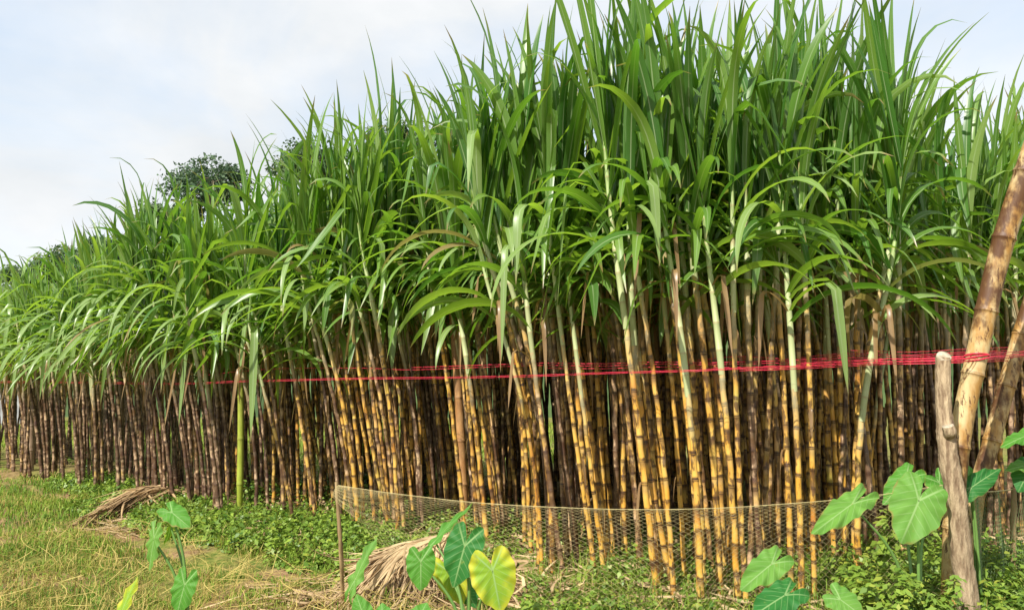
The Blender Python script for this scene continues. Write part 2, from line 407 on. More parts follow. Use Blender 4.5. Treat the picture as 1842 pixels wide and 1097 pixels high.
# ------------------------------------------------------------------ trees on the hill
M_TREE = []
for nm, a, b in (('tree_leaf_dark', (0.06, 0.115, 0.06), (0.11, 0.175, 0.085)), ('tree_leaf_mid', (0.07, 0.13, 0.05), (0.14, 0.21, 0.08))):
    m = Mat(nm); u, v, r, d = m.attr()
    M_TREE.append(m.bsdf(m.mix(r, a, b), 0.5, 0.3, 0.25))
def make_tree(x, y, h, spread, label, kind=0, clumps=26, open_=0.5):
    z0 = float(hill_h(x, y)) - 0.4
    t = empty('tree', (x, y, z0)); tag(t, label, 'tree', 'trees on the wooded hill')
    a = Acc(); top = np.array([x + rng.normal(0, .2), y, z0 + h * 0.75])
    pts = catmull([[x, y, z0], [x + rng.normal(0, .15), y, z0 + h * 0.35], top], 5)
    a.add(*tube(pts, np.linspace(0.16, 0.05, len(pts)) * h / 5, 7), (0, 0, 0, 0))
    ends = []
    for k in range(clumps):
        th = rng.uniform(0, 2 * PI); el = rng.uniform(-0.35, 1.0); rr = rng.uniform(0.45, 1.0)
        ends.append(np.array([x + math.cos(th) * spread * rr * math.cos(el), y + math.sin(th) * spread * rr * math.cos(el), z0 + h * 0.62 + h * 0.36 * math.sin(el) * rr]))
    for e in ends[:12]:
        s = pts[rng.integers(len(pts) // 2, len(pts))]
        q = catmull([s, (s + e) / 2 + [0, 0, 0.15 * h * .3], e], 4)
        a.add(*tube(q, np.linspace(0.05, 0.012, len(q)) * h / 5, 5), (0, 0, 0, 0))
    a.build('trunk', M_TRUNK, t, (x, y, z0))
    c = Acc()
    for e in ends:
        n = int(rng.integers(110, 190)); rad = rng.uniform(0.22, 0.48) * spread
        d = rng.normal(size=(n, 3)); d /= np.linalg.norm(d, axis=1)[:, None]
        p = e + d * rad * (rng.uniform(0.2, 1, n) ** 0.6)[:, None] * np.array([1.15, 1.15, 0.75])
        nr = d * 0.6 + rng.normal(size=(n, 3)) * 0.6 + [0, 0, .5]
        c.add(*leaf_cards(p, rng.uniform(0.16, 0.34, n), nr, np.clip(rng.normal(rng.uniform(.2, .8), .2, n), 0, 1), 0, asp=.62))
    c.build('crown', M_TREE[kind], t, (x, y, z0))

# ------------------------------------------------------------------ sugarcane
def leaf_strip(p0, az, phi0, phi1, Ln, W, r, dry=0.0, kink=None, wind=None, pw=1.5, n=13):
    s = np.linspace(0, 1, n)
    ph = phi0 + (phi1 - phi0) * s ** pw
    if kink is not None:
        ks, kp = kink
        f = np.clip((s - ks) / 0.07, 0, 1); f = f * f * (3 - 2 * f)
        ph = ph * (1 - f) + kp * f
    azs = az + rng.normal(0, .25) * s ** 2 + rng.normal(0, 0.10)
    d = np.stack([np.sin(ph) * np.cos(azs), np.sin(ph) * np.sin(azs), np.cos(ph)], 1)
    if wind is not None:
        d = d + np.asarray(wind)[None, :] * (s ** 1.2)[:, None]; d /= np.linalg.norm(d, axis=1)[:, None]
    ds = Ln / (n - 1)
    p = np.zeros((n, 3)); p[0] = p0; p[1:] = p0 + np.cumsum((d[:-1] + d[1:]) * 0.5 * ds, 0)
    side = np.stack([-np.sin(azs), np.cos(azs), np.zeros(n)], 1)
    tw = rng.normal(0, 0.55) * s + rng.normal(0, .15)
    nr = np.cross(d, side); nr /= np.linalg.norm(nr, axis=1)[:, None] + 1e-9
    sd = side * np.cos(tw)[:, None] + nr * np.sin(tw)[:, None]
    nr = np.cross(d, sd)
    wd = W * 0.5 * np.interp(s, [0, .06, .22, .45, .7, .88, 1], [.42, .55, .86, 1.0, .78, .38, .02])
    up = 0.38 * wd * (1 - 0.5 * s)
    wob = rng.uniform(-.12, .12, (2, n)) * wd[None, :] * 0.6
    a = p - sd * wd[:, None] + nr * (up + wob[0])[:, None]; b = p + sd * wd[:, None] + nr * (up + wob[1])[:, None]
    V = np.stack([a, p, b], 1).reshape(-1, 3)
    A = np.zeros((n, 3, 4)); A[:, 0, 0] = 0; A[:, 1, 0] = .5; A[:, 2, 0] = 1; A[:, :, 1] = s[:, None]; A[:, :, 2] = r; A[:, :, 3] = dry
    return V, strip_faces(n, 3), A.reshape(-1, 4)

def centre(spec, z):
    """centre line of a cane above its base: x, y at the heights z"""
    zc = np.minimum(z, spec['zk']); ex = np.maximum(z - spec['zk'], 0)
    c1, c2 = spec['c1'], spec['c2']
    sl = c1 + 2 * c2 * spec['zk']
    k = spec.get('ret', 0.35)
    exd = ex - k * ex * ex * 0.5 / 1.0
    return np.stack([spec['x'] + c1[0] * zc + c2[0] * zc ** 2 + sl[0] * exd, spec['y'] + c1[1] * zc + c2[1] * zc ** 2 + sl[1] * exd], 1)

def cane_parts(spec, lod=0):
    """stalk, sheath and leaves of one cane as (V, F, A) lists"""
    z0 = spec['z0']; zs = spec['zs']; zt = spec['zt']; R = spec['R']; rr = spec['r']; ty = spec['ty']
    k = 9 if lod == 0 else 6
    il = spec['il']; z = 0.0; zz = []; ff = []; rad = []
    while z < zs:
        Li = il * rng.uniform(0.82, 1.15) * (0.8 if z < .2 else 1)
        fl = ((0.0, 1.10), (0.07, 1.02), (0.5, 0.95), (0.88, 0.985), (0.985, 1.10)) if lod == 0 else ((0.0, 1.08), (0.5, 0.96), (0.985, 1.08))
        for f, q in fl:
            zz.append(z + f * Li); ff.append(f); rad.append(R * q)
        z += Li
    zz = np.array(zz); keep = zz <= zs + 0.05
    zz = zz[keep]; ff = np.array(ff)[keep]; rad = np.array(rad)[keep] * np.interp(zz, [0, .3, zs], [1.06, 1.0, 0.9])
    xy = centre(spec, zz)
    node = np.floor(np.cumsum(ff == 0.0))
    zig = 0.0035 * np.where(node % 2 == 0, 1, -1) * np.sin(PI * ff)
    pts = np.column_stack([xy[:, 0] + zig * math.cos(rr * 50), xy[:, 1] + zig * math.sin(rr * 50), z0 - 0.05 + zz])
    V, F = tube(pts, rad, k)
    A = np.zeros((len(zz), k, 4)); A[:, :, 0] = ff[:, None]; A[:, :, 1] = ty; A[:, :, 2] = rr; A[:, :, 3] = (zz / zs)[:, None]
    stalk = (V, F, A.reshape(-1, 4))
    # sheathed top
    za = []; fa = []; ra = []; z = zs - 0.03
    while z < zt:
        Li = rng.uniform(0.13, 0.2)
        for f, q in ((0.0, 1.0), (0.9, 1.0), (0.99, 1.07)):
            h = z + f * Li; za.append(h); fa.append(f); ra.append(q)
        z += Li
    za = np.array(za); t = (za - zs) / (zt - zs)
    ra = np.array(ra) * R * np.interp(t, [0, .15, .6, 1.0, 1.3], [0.98, 1.02, 0.78, 0.45, .3])
    xy = centre(spec, za); pts = np.column_stack([xy, z0 - .05 + za])
    V, F = tube(pts, ra, k)
    A = np.zeros((len(za), k, 4)); A[:, :, 0] = np.array(fa)[:, None]; A[:, :, 1] = ty; A[:, :, 2] = rr; A[:, :, 3] = t[:, None]
    sheath = (V, F, A.reshape(-1, 4))
    # leaves, in two ranks
    leaves = []; dry = []
    nl = spec['nl']; A0 = spec['az']; wind = spec.get('wind', (0, 0, 0)); wind = np.array(wind)
    zl = np.linspace(max(zs, spec.get('zl', 0)) + 0.02, zt, nl) + rng.normal(0, .03, nl)
    cxy = centre(spec, zl)
    nseg = 13 if lod == 0 else 9
    for i in range(nl):
        q = i / (nl - 1.0)
        az = A0 + PI * (i % 2) + rng.normal(0, 0.32)
        pw = rng.uniform(1.2, 2.4)
        if q < 0.30: ph0, ph1, Ln, pw = rng.uniform(.40, .75), rng.uniform(2.7, 3.05), rng.uniform(.9, 1.3), rng.uniform(.75, 1.3)
        elif q < 0.50: ph0, ph1, Ln, pw = rng.uniform(.20, .45), rng.uniform(2.3, 3.0), rng.uniform(.95, 1.3), rng.uniform(1.3, 2.6)
        elif q < 0.80:
            ph0, ph1, Ln, pw = rng.uniform(.08, .26), rng.uniform(.3, .9), rng.uniform(1.0, 1.4), rng.uniform(1.8, 3.6)
            if rng.random() < .4: ph1, pw = rng.uniform(1.7, 2.9), rng.uniform(2.6, 4.5)
        else: ph0, ph1, Ln, pw = rng.uniform(.02, .16), rng.uniform(.10, .8), rng.uniform(.85, 1.4), rng.uniform(2, 4)
        if q >= .8 and rng.random() < .25: ph1, pw = rng.uniform(1.5, 2.6), rng.uniform(4, 6)
        Ln *= (spec.get('low', 1.0) if q < .5 else 1.0) * spec['ls'] * (spec['zt'] / 2.66) ** .6; W = spec['lw'] * rng.uniform(.78, 1.15) * (0.8 if q > .9 else 1)
        kink = None
        if q < .8 and rng.random() < 0.24: kink = (rng.uniform(.35, .7), rng.uniform(2.6, 3.0))
        lr = np.clip(rng.normal(spec['lr'] + 0.30 * (0.55 - q), .26), 0, 1)
        dr = rng.uniform(.3, .95) if q < .45 and rng.random() < .07 else 0.0
        p0 = np.array([cxy[i, 0], cxy[i, 1], z0 - .05 + zl[i]])
        L_ = leaf_strip(p0, az, ph0, ph1, Ln, W, lr, dr, kink, wind * (1.0 if q < .8 else .4), pw, nseg)
        leaves.append(L_)
    for e in spec.get('extra', ()):      # a long leaf that hangs over the outside of the row
        zc = e[0]; c = centre(spec, np.array([zc]))[0]
        leaves.append(leaf_strip(np.array([c[0], c[1], z0 + zc]), e[1], .5, 3.05, e[2], e[3], .93, 0.0, (e[4], 3.05) if e[4] else None, None, rng.uniform(.55, .95), nseg))
    for _ in range(int(rng.random() < .65) + int(rng.random() < .3)):
        j = rng.integers(0, 3); c = centre(spec, zl[j:j + 1])[0]
        dry.append(leaf_strip(np.array([c[0], c[1], z0 + zl[j] - .12]), A0 + rng.uniform(0, 6.3), rng.uniform(.5, 1.0), 2.95, rng.uniform(.45, .9), .032, .5, 1.0, (rng.uniform(.15, .4), 3.0), None, 1.0, nseg))
    if rng.random() < .3:                # a shrivelled sheath still clinging to a lower joint
        zz_ = rng.uniform(.35, zs - .2); c = centre(spec, np.array([zz_]))[0]
        dry.append(leaf_strip(np.array([c[0], c[1], z0 + zz_]) , rng.uniform(0, 6.3), .5, 2.9, rng.uniform(.18, .4), .022, .5, 1.0, (.12, 3.0), None, 1.0, nseg))
    return stalk, sheath, leaves, dry

def rank_az(): return rng.uniform(0, PI)

def place_cane(spec, label, group):
    st, sh, lv, dr = cane_parts(spec, 0)
    org = (spec['x'], spec['y'], spec['z0'] - .05)
    t = empty('sugarcane', org); tag(t, label, 'sugarcane plant', group)
    a = Acc(); a.add(*st); a.build('stalk', M_STALK, t, org)
    a = Acc(); a.add(*sh); a.build('leaf_sheath', M_SHEATH, t, org)
    a = Acc()
    for q in lv: a.add(*q)
    a.build('foliage', M_LEAF, t, org)
    for q in dr:
        a = Acc(); a.add(*q); o = a.build('dry_leaf', M_LEAF, t, org); o['label'] = 'withered brown leaf hanging down'

def height_scale(x, y):
    u_, w_ = uw(x, y); return float(np.interp(u_, [-3, 0, 3.1, 5.8, 7.1, 8.5, 12], [.73, .74, .80, .93, .98, .99, .98]))

def base_spec(x, y, ty):
    hs = height_scale(x, y); px = float(px_of(x, y))
    upl = float(np.interp(px, [500, 900], [0, .28]))
    zs = rng.normal(1.80 + upl, .12) * (hs * .6 + .4); zt = rng.normal(2.64 + upl * .25, .17) * hs
    wx = float(np.interp(px, [0, 700, 1300, 1800], [-.42, -.22, -.02, .22]))
    return dict(x=x, y=y, z0=float(ground_z(x, y)), zs=zs, zt=max(zt, zs + .55), R=rng.normal(.0205, .002), r=rng.random(), ty=float(np.clip(ty, 0, 1)),
                il=rng.normal(.125, .012), nl=int(rng.integers(13, 17)) - int(px > 800), az=rank_az(), ls=rng.normal(1.06, .07), lw=rng.normal(float(np.interp(px, [300, 900], [.058, .070])), .007),
                lr=float(np.interp(px, [0, 350, 900, 1842], [.72, .5, .42, .45])) + rng.normal(0, .12), wind=(wx + rng.normal(0, .12), -.12 + rng.normal(0, .1), 0), low=float(np.interp(px, [500, 900], [1, .78])), zk=zs, c1=np.zeros(2), c2=np.zeros(2))

# canes traced one by one along the near edge: base, middle and top of the bare stalk in the photograph, colour type, label
TR = [
 ((343,915),(328,768),(300,640),.12,'dark purple cane leaning left just right of the straw heap by the grey stake'),
 ((374,915),(360,794),(326,613),.12,'purple cane with steep left lean midway between straw heap and green bamboo'),
 ((410,920),(408,773),(388,638),.16,'upright pinkish brown cane standing just left of the green bamboo stake'),
 ((460,928),(463,777),(433,643),.2,'brown cane just right of the green bamboo stake curving over it'),
 ((481,932),(471,735),(448,609),.25,'brown cane second to the right of the green bamboo stake'),
 ((532,949),(507,819),(478,700),.5,'cane standing behind a long hanging leaf right of the green bamboo'),
 ((511,936),(505,800),(470,600),.4,'brown yellow cane close behind the long hanging leaf'),
 ((570,945),(541,735),(518,600),.55,'mottled yellow brown cane just left of the thin net stake'),
 ((606,905),(576,781),(536,650),.7,'yellow cane that leans left steeply and passes behind the net stake top'),
 ((563,935),(550,786),(528,640),.6,'yellow mottled cane second to the left of the thin net stake'),
 ((645,960),(619,725),(586,590),.75,'yellow cane with black blotches first to the right of the net stake'),
 ((637,957),(612,760),(566,570),.45,'brown cane crossing behind the first yellow cane right of the net stake'),
 ((675,950),(650,735),(612,560),.7,'yellow cane behind the left end of the net, leaning left'),
 ((703,967),(667,776),(630,540),.8,'bright yellow cane rising from behind the large straw heap'),
 ((716,975),(703,735),(655,460),.72,'tall yellow brown cane just above the large straw heap'),
 ((729,968),(708,770),(672,540),.45,'darker brown cane beside the tall cane above the large straw heap'),
 ((759,960),(744,735),(716,585),.3,'slim brown cane left of the tan bamboo stake behind the net'),
 ((795,940),(782,735),(752,560),.3,'brown cane with hanging roots close left of the tan bamboo stake'),
 ((812,935),(790,760),(765,600),.25,'dark cane touching the left side of the tan bamboo stake'),
 ((877,985),(859,786),(829,568),.85,'yellow cane first to the right of the tan bamboo stake'),
 ((909,970),(885,798),(853,550),.8,'yellow cane leaning left, second to the right of the tan bamboo stake'),
 ((894,975),(872,780),(838,590),.7,'orange yellow cane between the two yellow ones right of the tan stake'),
 ((974,1036),(947,745),(900,575),.95,'thick bright yellow cane near the yellow taro leaf, standing front of its pair'),
 ((956,996),(941,733),(922,510),.9,'yellow cane close behind the thick bright yellow one by the taro'),
 ((994,1033),(974,745),(918,500),.65,'blotched brown yellow cane right of the thick bright yellow one'),
 ((1015,1039),(990,862),(955,600),.45,'dark brown cane leaning left, left of the orange pair behind the net'),
 ((1089,1039),(1059,804),(1027,550),.97,'orange yellow cane with long pale top, right one of the pair behind the net'),
 ((1074,1041),(1039,804),(1000,515),.9,'yellow cane, left one of the pair behind the middle of the net'),
 ((1062,998),(1030,745),(1006,615),.6,'brown yellow cane behind the pair at the middle of the net'),
 ((1182,1075),(1147,749),(1109,463),.92,'long yellow cane leaning left, leftmost of the big clump behind the net'),
 ((1216,1069),(1156,755),(1134,514),.9,'yellow cane with white top, second in the big clump behind the net'),
 ((1210,1040),(1182,806),(1136,560),.75,'orange brown cane in the middle of the big clump behind the net'),
 ((1232,1062),(1216,781),(1188,495),.88,'blotched yellow cane nearly upright in the big clump behind the net'),
 ((1261,1093),(1242,755),(1207,482),1.0,'single bright yellow cane with long white top standing apart right of the big clump'),
 ((1328,1096),(1308,781),(1277,495),.95,'yellow cane with white top, front one left of the lower taro leaf'),
 ((1343,1096),(1324,755),(1315,438),.7,'upright yellow cane with black blotches behind the lower taro leaf'),
 ((1321,1040),(1299,743),(1286,559),.9,'yellow cane tucked behind the white topped one left of the lower taro leaf'),
 ((1442,1096),(1432,794),(1416,546),1.0,'upright smooth yellow cane standing alone between two taro plants'),
 ((1397,1041),(1394,755),(1369,482),.6,'tall blotched brown yellow cane above the lower taro leaf'),
 ((1518,1036),(1499,781),(1477,438),.85,'tall yellow cane with white top right of the lone smooth yellow cane'),
 ((1505,1029),(1486,755),(1483,565),.85,'yellow cane close left of the tall white topped one near the pale taro leaf'),
 ((1526,1036),(1512,781),(1507,578),.8,'orange yellow cane close right of the tall white topped one'),
 ((1550,1068),(1540,862),(1581,546),1.0,'orange cane leaning right with white top, front one of the crossing pair'),
 ((1556,985),(1570,755),(1600,560),.98,'orange cane leaning right with white top, rear one of the crossing pair'),
]
SHEATH = {14: 560, 19: 655, 20: 640, 22: 640, 23: 600, 26: 695, 27: 600, 29: 570, 30: 600, 31: 620, 32: 560, 33: 690, 34: 650, 35: 540, 36: 630, 37: 680, 38: 590, 39: 610, 40: 620, 42: 735, 43: 715}
specs_traced = []
for (b, mmid, tp, ty, lab) in TR:
    gxy = G(*b); x0, y0 = gxy; z0 = float(ground_z(x0, y0))
    pm = P(mmid[0], mmid[1], y0); pt = P(tp[0], tp[1], y0)
    s = base_spec(x0, y0, ty)
    zm, ztp = pm[2] - z0, pt[2] - z0
    A_ = np.array([[zm, zm ** 2], [ztp, ztp ** 2]])
    c = np.linalg.solve(A_, np.array([pm[0] - x0, pt[0] - x0]))
    lim = 0.10
    c[1] = np.clip(c[1], -lim, lim); c[0] = (pt[0] - x0) / ztp - c[1] * ztp
    s['c1'] = np.array([c[0], -.015]); s['c2'] = np.array([c[1], 0.0])
    s['zs'] = float(np.clip(ztp - .10, 1.35, 2.05)); s['zk'] = max(s['zs'], min(ztp, 2.2)); s['zt'] = max(s['zt'], s['zs'] + .6)
    s['zl'] = s['zs']
    k_ = len(specs_traced)
    if k_ in SHEATH: s['zs'] = float(P(921, SHEATH[k_], y0)[2] - z0)
    s['R'] = rng.normal(.0190, .0018); s['il'] = rng.normal(.14, .012)
    s['nl'] = int(rng.integers(13, 16)); s['lw'] = rng.normal(.083, .010); s['ret'] = .75
    s['az'] = rng.normal(0.0, .5)
    specs_traced.append((s, lab))
for s, lab in specs_traced:
    if rng.random() < (.7 if px_of(s['x'], s['y']) < 900 else .3):
        s['extra'] = [(max(s['zs'], s['zl']) + rng.uniform(.0, .6), rng.uniform(-3.4, .3), rng.uniform(.7, 1.3), rng.uniform(.05, .075), rng.uniform(.2, .5) if rng.random() < .5 else 0) for _ in range(int(rng.integers(1, 4)))]
# companions: slimmer canes of the same stool, just behind a traced one
comp = []
for s, lab in specs_traced:
    if px_of(s['x'], s['y']) > 590:
        for _ in range(int(rng.integers(1, 3))):
            ox, oy = rng.normal(0, .10), rng.uniform(.06, .30)
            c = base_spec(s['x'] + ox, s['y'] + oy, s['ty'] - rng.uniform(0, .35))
            c['c1'] = s['c1'] * rng.uniform(.5, 1.1) + rng.normal(0, .02, 2); c['c2'] = s['c2'] * rng.uniform(.6, 1.2) + rng.normal(0, .008, 2); c['ret'] = .7; c['R'] *= .93
            comp.append(c)
specs_traced[5][0]['extra'] = [(1.75, -1.2, 1.25, .075, .12)]
specs_traced[1][0]['extra'] = [(1.85, -1.9, 1.0, .08, .2)]
specs_traced[16][0]['extra'] = [(1.95, -1.3, .75, .085, .12)]

# the rest of the field: stools of canes in rows
autos = []
def right_edge(x): return np.interp(x, [1.0, 1.6, 2.6, 4.2, 7.0, 12], [4.4, 4.75, 5.15, 6.0, 6.9, 8.2])
u_list = np.arange(-3.2, 20, .45)
for row in range(0, 11):
    wv = row * .68
    for uu in u_list:
        u2 = uu + rng.normal(0, .10); w2 = wv + rng.normal(0, .07)
        if w2 > np.interp(u2, [-3, 1.5, 4, 6.5, 9, 20], [1.5, 1.5, 2.5, 5.0, 7.4, 7.4]): continue
        x, y = E_A + E_D * u2 + E_N * w2
        if row == 0 and u2 > 6.35: continue
        if u2 < 4 and rng.random() < .10: continue
        if row == 1 and u2 > 6.35: w2 += .12; x, y = E_A + E_D * u2 + E_N * w2
        if x > 1.0 and y < right_edge(x) + .15: continue
        p = px_of(x, y)
        if p < -330 or p > 2150 or y < 3.8: continue
        if row <= 3 and 3.05 < u2 < 3.35 and row > 0: continue       # a gap one sees daylight through
        for _ in range(int(rng.integers(3, 7)) if u2 < 6 else int(rng.integers(4, 7))):
            xx, yy = x + rng.normal(0, .11), y + rng.normal(0, .09)
            u3, w3 = uw(xx, yy)
            p3 = float(px_of(xx, yy))
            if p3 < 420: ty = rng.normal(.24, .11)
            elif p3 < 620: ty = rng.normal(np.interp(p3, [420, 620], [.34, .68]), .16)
            elif p3 < 1050: ty = rng.normal(.58 if row < 3 else .34, .2)  # rear rows, here and below, get browner stalks: inner shade put into colour
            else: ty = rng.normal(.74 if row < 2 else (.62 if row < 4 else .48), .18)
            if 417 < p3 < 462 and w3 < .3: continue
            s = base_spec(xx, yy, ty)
            lean = np.interp(p3, [0, 300, 620, 900, 1300, 1500, 1800], [-.10, -.13, -.13, -.09, -.03, 0.0, .05])
            if row == 0: c = np.array([lean * .4 + rng.normal(0, .05), -.02 + rng.normal(0, .02)]); c2 = np.array([lean * .32, -.012])
            else: c = np.array([lean * .45 + rng.normal(0, .05), rng.normal(0, .045)]); c2 = np.array([lean * .1 + rng.normal(0, .012), rng.normal(0, .01)])
            s['c1'] = c; s['c2'] = c2; s['ret'] = .7
            if row == 0 and rng.random() < .75: s['extra'] = [(s['zs'] + rng.uniform(.05, .6), rng.normal(-2.0, .7), rng.uniform(.75, 1.35), rng.uniform(.045, .065), rng.uniform(.15, .4) if rng.random() < .3 else 0) for _ in range(int(rng.integers(1, 4)))]
            d = math.hypot(xx, yy)
            autos.append((d + 1.1 * max(w3, 0) + (0 if -30 < p3 < 1900 else 50), s, u3, w3, p3))
for c in comp:
    u3, w3 = uw(c['x'], c['y']); autos.append((math.hypot(c['x'], c['y']) - .5, c, u3, w3, float(px_of(c['x'], c['y']))))
autos.sort(key=lambda q: q[0])
n_ind = 300 - len(specs_traced)

def zone(u3, w3, p3):
    if w3 < .42 and p3 < 600:
        if p3 < 205: return 'slender dark purple cane in the far row end, beyond the grey bamboo stake', 'canes beyond the grey bamboo stake'
        if p3 < 425: return 'dark purple brown cane in the front row between grey stake and green bamboo', 'canes between the grey stake and the green bamboo'
        return 'mottled purple and yellow cane in the front row between green bamboo and net stake', 'canes between the green bamboo and the net stake'
    if p3 < 425: return 'thin purple cane standing in a row behind the front canes at the far end', 'rear row canes at the far end'
    if p3 < 830: return 'brown cane in the shade of the rear rows left of the tan bamboo stake', 'shaded rear canes left of the tan stake'
    if p3 < 1140: return 'brown yellow cane in the rear rows between tan stake and the big yellow clump', 'rear canes behind the middle of the net'
    if p3 < 1560: return 'blotched yellow cane in the second rows behind the bright yellow front canes', 'rear canes behind the bright yellow front canes'
    return 'yellow brown cane deep behind the forked post and the leaning bamboo props', 'canes behind the forked post and bamboo props'

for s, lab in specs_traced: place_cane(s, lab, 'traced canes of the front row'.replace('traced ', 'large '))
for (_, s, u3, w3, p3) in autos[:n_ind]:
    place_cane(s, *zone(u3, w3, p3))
thick = Acc(); nst = 0
for (_, s, u3, w3, p3) in autos[n_ind:]:
    s['nl'] = max(8, s['nl'] - 2)
    st, sh, lv, dr = cane_parts(s, 1); nst += 1
    thick.add(*st, 0); thick.add(*sh, 1)
    for q in lv + dr: thick.add(*q, 2)
o = thick.build('sugarcane_thicket', [M_STALK, M_SHEATH, M_LEAF])
tag(o, 'dense mass of sugarcane filling the shaded depth of the field', 'sugarcane', kind='stuff')
print('canes', len(specs_traced), len(autos), 'stuff', nst)

# ------------------------------------------------------------------ stakes, props, post
def bamboo(name, pts, r0, r1, il, mat, label, cat, group=None, k=14, per=10):
    pts = np.asarray(pts, float); path = catmull(pts, per)
    seg = np.r_[0, np.cumsum(np.linalg.norm(np.diff(path, axis=0), axis=1))]; Ltot = seg[-1]
    ss = []; ff = []; q = []
    s = -rng.uniform(0, il)
    while s < Ltot:
        Li = il * rng.uniform(.85, 1.15)
        for f, g in ((0, 1.10), (.025, 1.03), (.06, 1.0), (.5, .985), (.93, 1.0), (.97, 1.04), (.985, 1.12)):
            if 0 <= s + f * Li <= Ltot: ss.append(s + f * Li); ff.append(f); q.append(g)
        s += Li
    ss = np.array(ss); ff = np.array(ff)
    p = np.stack([np.interp(ss, seg, path[:, i]) for i in range(3)], 1)
    rad = np.interp(ss, [0, Ltot], [r0, r1]) * np.array(q)
    V, F = tube(p, rad, k)
    A = np.zeros((len(ss), k, 4)); A[:, :, 0] = ff[:, None]; A[:, :, 2] = rng.random(); A[:, :, 3] = (ss / Ltot)[:, None]
    base = pts[0]; a = Acc(); a.add(V, F, A.reshape(-1, 4))
    t = empty(name, base); tag(t, label, cat, group)
    a.build('culm', mat, t, base)
    c = Acc(); tip = p[-1]; dr = p[-1] - p[-2]; dr /= np.linalg.norm(dr)
    c.add(*tube([tip - dr * .004, tip + dr * .002, tip + dr * .003], [rad[-1] * .97, rad[-1] * .93, .001], k), (0, 0, 0, 0))
    c.build('cut_end', M_CUT, t, base)
    return t
def stake(px0, py0, px1, py1, lean=0.0):
    g = G(px0, py0); z = float(ground_z(*g)); a = np.array([g[0], g[1], z - .1]); b = P(px1, py1, g[1] + lean)
    return [a, (a + b) / 2 + np.array([.01, 0, 0]), b]
bamboo('bamboo_stake', stake(430, 927, 433, 668), .034, .030, .42, M_BAMBOO_GREEN, 'fresh green bamboo stake standing in the dark cane row', 'stake', 'stakes that hold the string')
bamboo('bamboo_stake', stake(838, 960, 812, 520), .042, .037, .36, M_BAMBOO_TAN, 'tan brown bamboo stake taller than the red string, behind the taro', 'stake', 'stakes that hold the string')
bamboo('bamboo_stake', stake(214, 884, 218, 650), .040, .034, .33, M_BAMBOO_GREY, 'grey brown bamboo stake left of the small straw heap', 'stake', 'stakes that hold the string')
bamboo('bamboo_stake', stake(55, 848, 58, 672), .045, .040, .33, M_BAMBOO_GREY, 'thick grey bamboo stake at the far end of the row', 'stake', 'stakes that hold the string')
bamboo('bamboo_stake', stake(646, 895, 645, 640), .04, .036, .33, M_BAMBOO_GREY, 'dark brown bamboo stake in the shade behind the net stake', 'stake', 'stakes that hold the string')
bamboo('bamboo_stake', stake(1062, 872, 1068, 500), .05, .045, .33, M_BAMBOO_TAN, 'brown bamboo stake in the rear rows above the middle of the net', 'stake', 'stakes that hold the string')
# leaning props at the right
Yp = 4.15
g0 = np.array([P(1700, 1040, Yp)[0], Yp, -.1])
bamboo('bamboo_prop', [g0, P(1722, 830, Yp), P(1757, 640, Yp - .02), P(1800, 450, Yp - .05), P(1850, 295, Yp - .12), P(1903, 140, Yp - .18)], .050, .059, .40, M_BAMBOO_OLD,
       'thick mottled bamboo pole leaning right behind the forked post', 'bamboo pole', 'leaning bamboo props', 20, 12)
Yq = 4.7
bamboo('bamboo_prop', [[P(1737, 980, Yq)[0], Yq, -.1], P(1752, 915, Yq), P(1782, 800, Yq), P(1812, 690, Yq), P(1850, 560, Yq), P(1905, 390, Yq)], .048, .050, .34, M_BAMBOO_OLD,
       'shorter looking golden bamboo pole leaning right at the edge, lower one of two', 'bamboo pole', 'leaning bamboo props', 18, 12)

def wood_post():
    Y = 3.95
    pts = np.array([[P(1752, 1120, Y)[0], Y, -.12], P(1742, 1090, Y), P(1726, 980, Y), P(1720, 900, Y), P(1707, 830, Y), P(1701, 775, Y), P(1697, 715, Y), P(1697, 643, Y)])
    path = catmull(pts, 9); n = len(path); k = 22
    t = np.linspace(0, 1, n)
    rad = np.interp(t, [0, .15, .35, .55, .66, .72, .8, 1], [.054, .051, .046, .047, .046, .043, .036, .034])
    th = np.arange(k) * 2 * PI / k
    lump = 1 + .06 * np.sin(3 * th[None, :] + 4 * t[:, None]) + .05 * np.sin(2 * th[None, :] - 7 * t[:, None]) + .035 * rng.normal(size=(n, k))
    for (tt, a0, am, wd) in ((.30, -PI / 2 + .2, .22, .045), (.55, 1.2, .18, .05), (.16, 2.6, .15, .04), (.44, -2.4, .14, .04)):   # knots
        da = np.angle(np.exp(1j * (th[None, :] - a0))); lump = lump + am * np.exp(-((t[:, None] - tt) / wd) ** 2 - (da / .5) ** 2)
    base = pts[0]; a = Acc(); V, F = tube(path, rad, k, lump); a.add(V, F, (0, 0, 0, 0))
    tr = empty('wooden_post', base); tag(tr, 'crooked grey brown branch post with a sawn top and side stub', 'post')
    a.build('trunk', M_BARK, tr, base)
    c = Acc(); tip = path[-1]; c.add(*tube([tip + [0, .012, -.022], tip + [0, -.006, .008], tip + [0, -.009, .011], tip + [0, -.0095, .0115]], [.034, .036, .033, .001], 18), (0, 0, 0, 0))
    c.build('sawn_end', M_CUT, tr, base)
    s0 = P(1704, 782, Y); s1 = P(1705, 766, Y - .052)
    b = Acc(); q = catmull([s0, (s0 + s1) / 2 + [0, -.02, -.01], s1], 5); b.add(*tube(q, np.linspace(.036, .029, len(q)), 14), (0, 0, 0, 0))
    st = b.build('branch_stub', M_BARK, tr, base)
    c = Acc(); dv = (q[-1] - q[-2]) / np.linalg.norm(q[-1] - q[-2]); c.add(*tube([q[-1] - dv * .002, q[-1] + dv * .004, q[-1] + dv * .005], [.0295, .027, .001], 14), (0, 0, 0, 0))
    o = c.build('sawn_face', M_CUT, st, base)
wood_post()

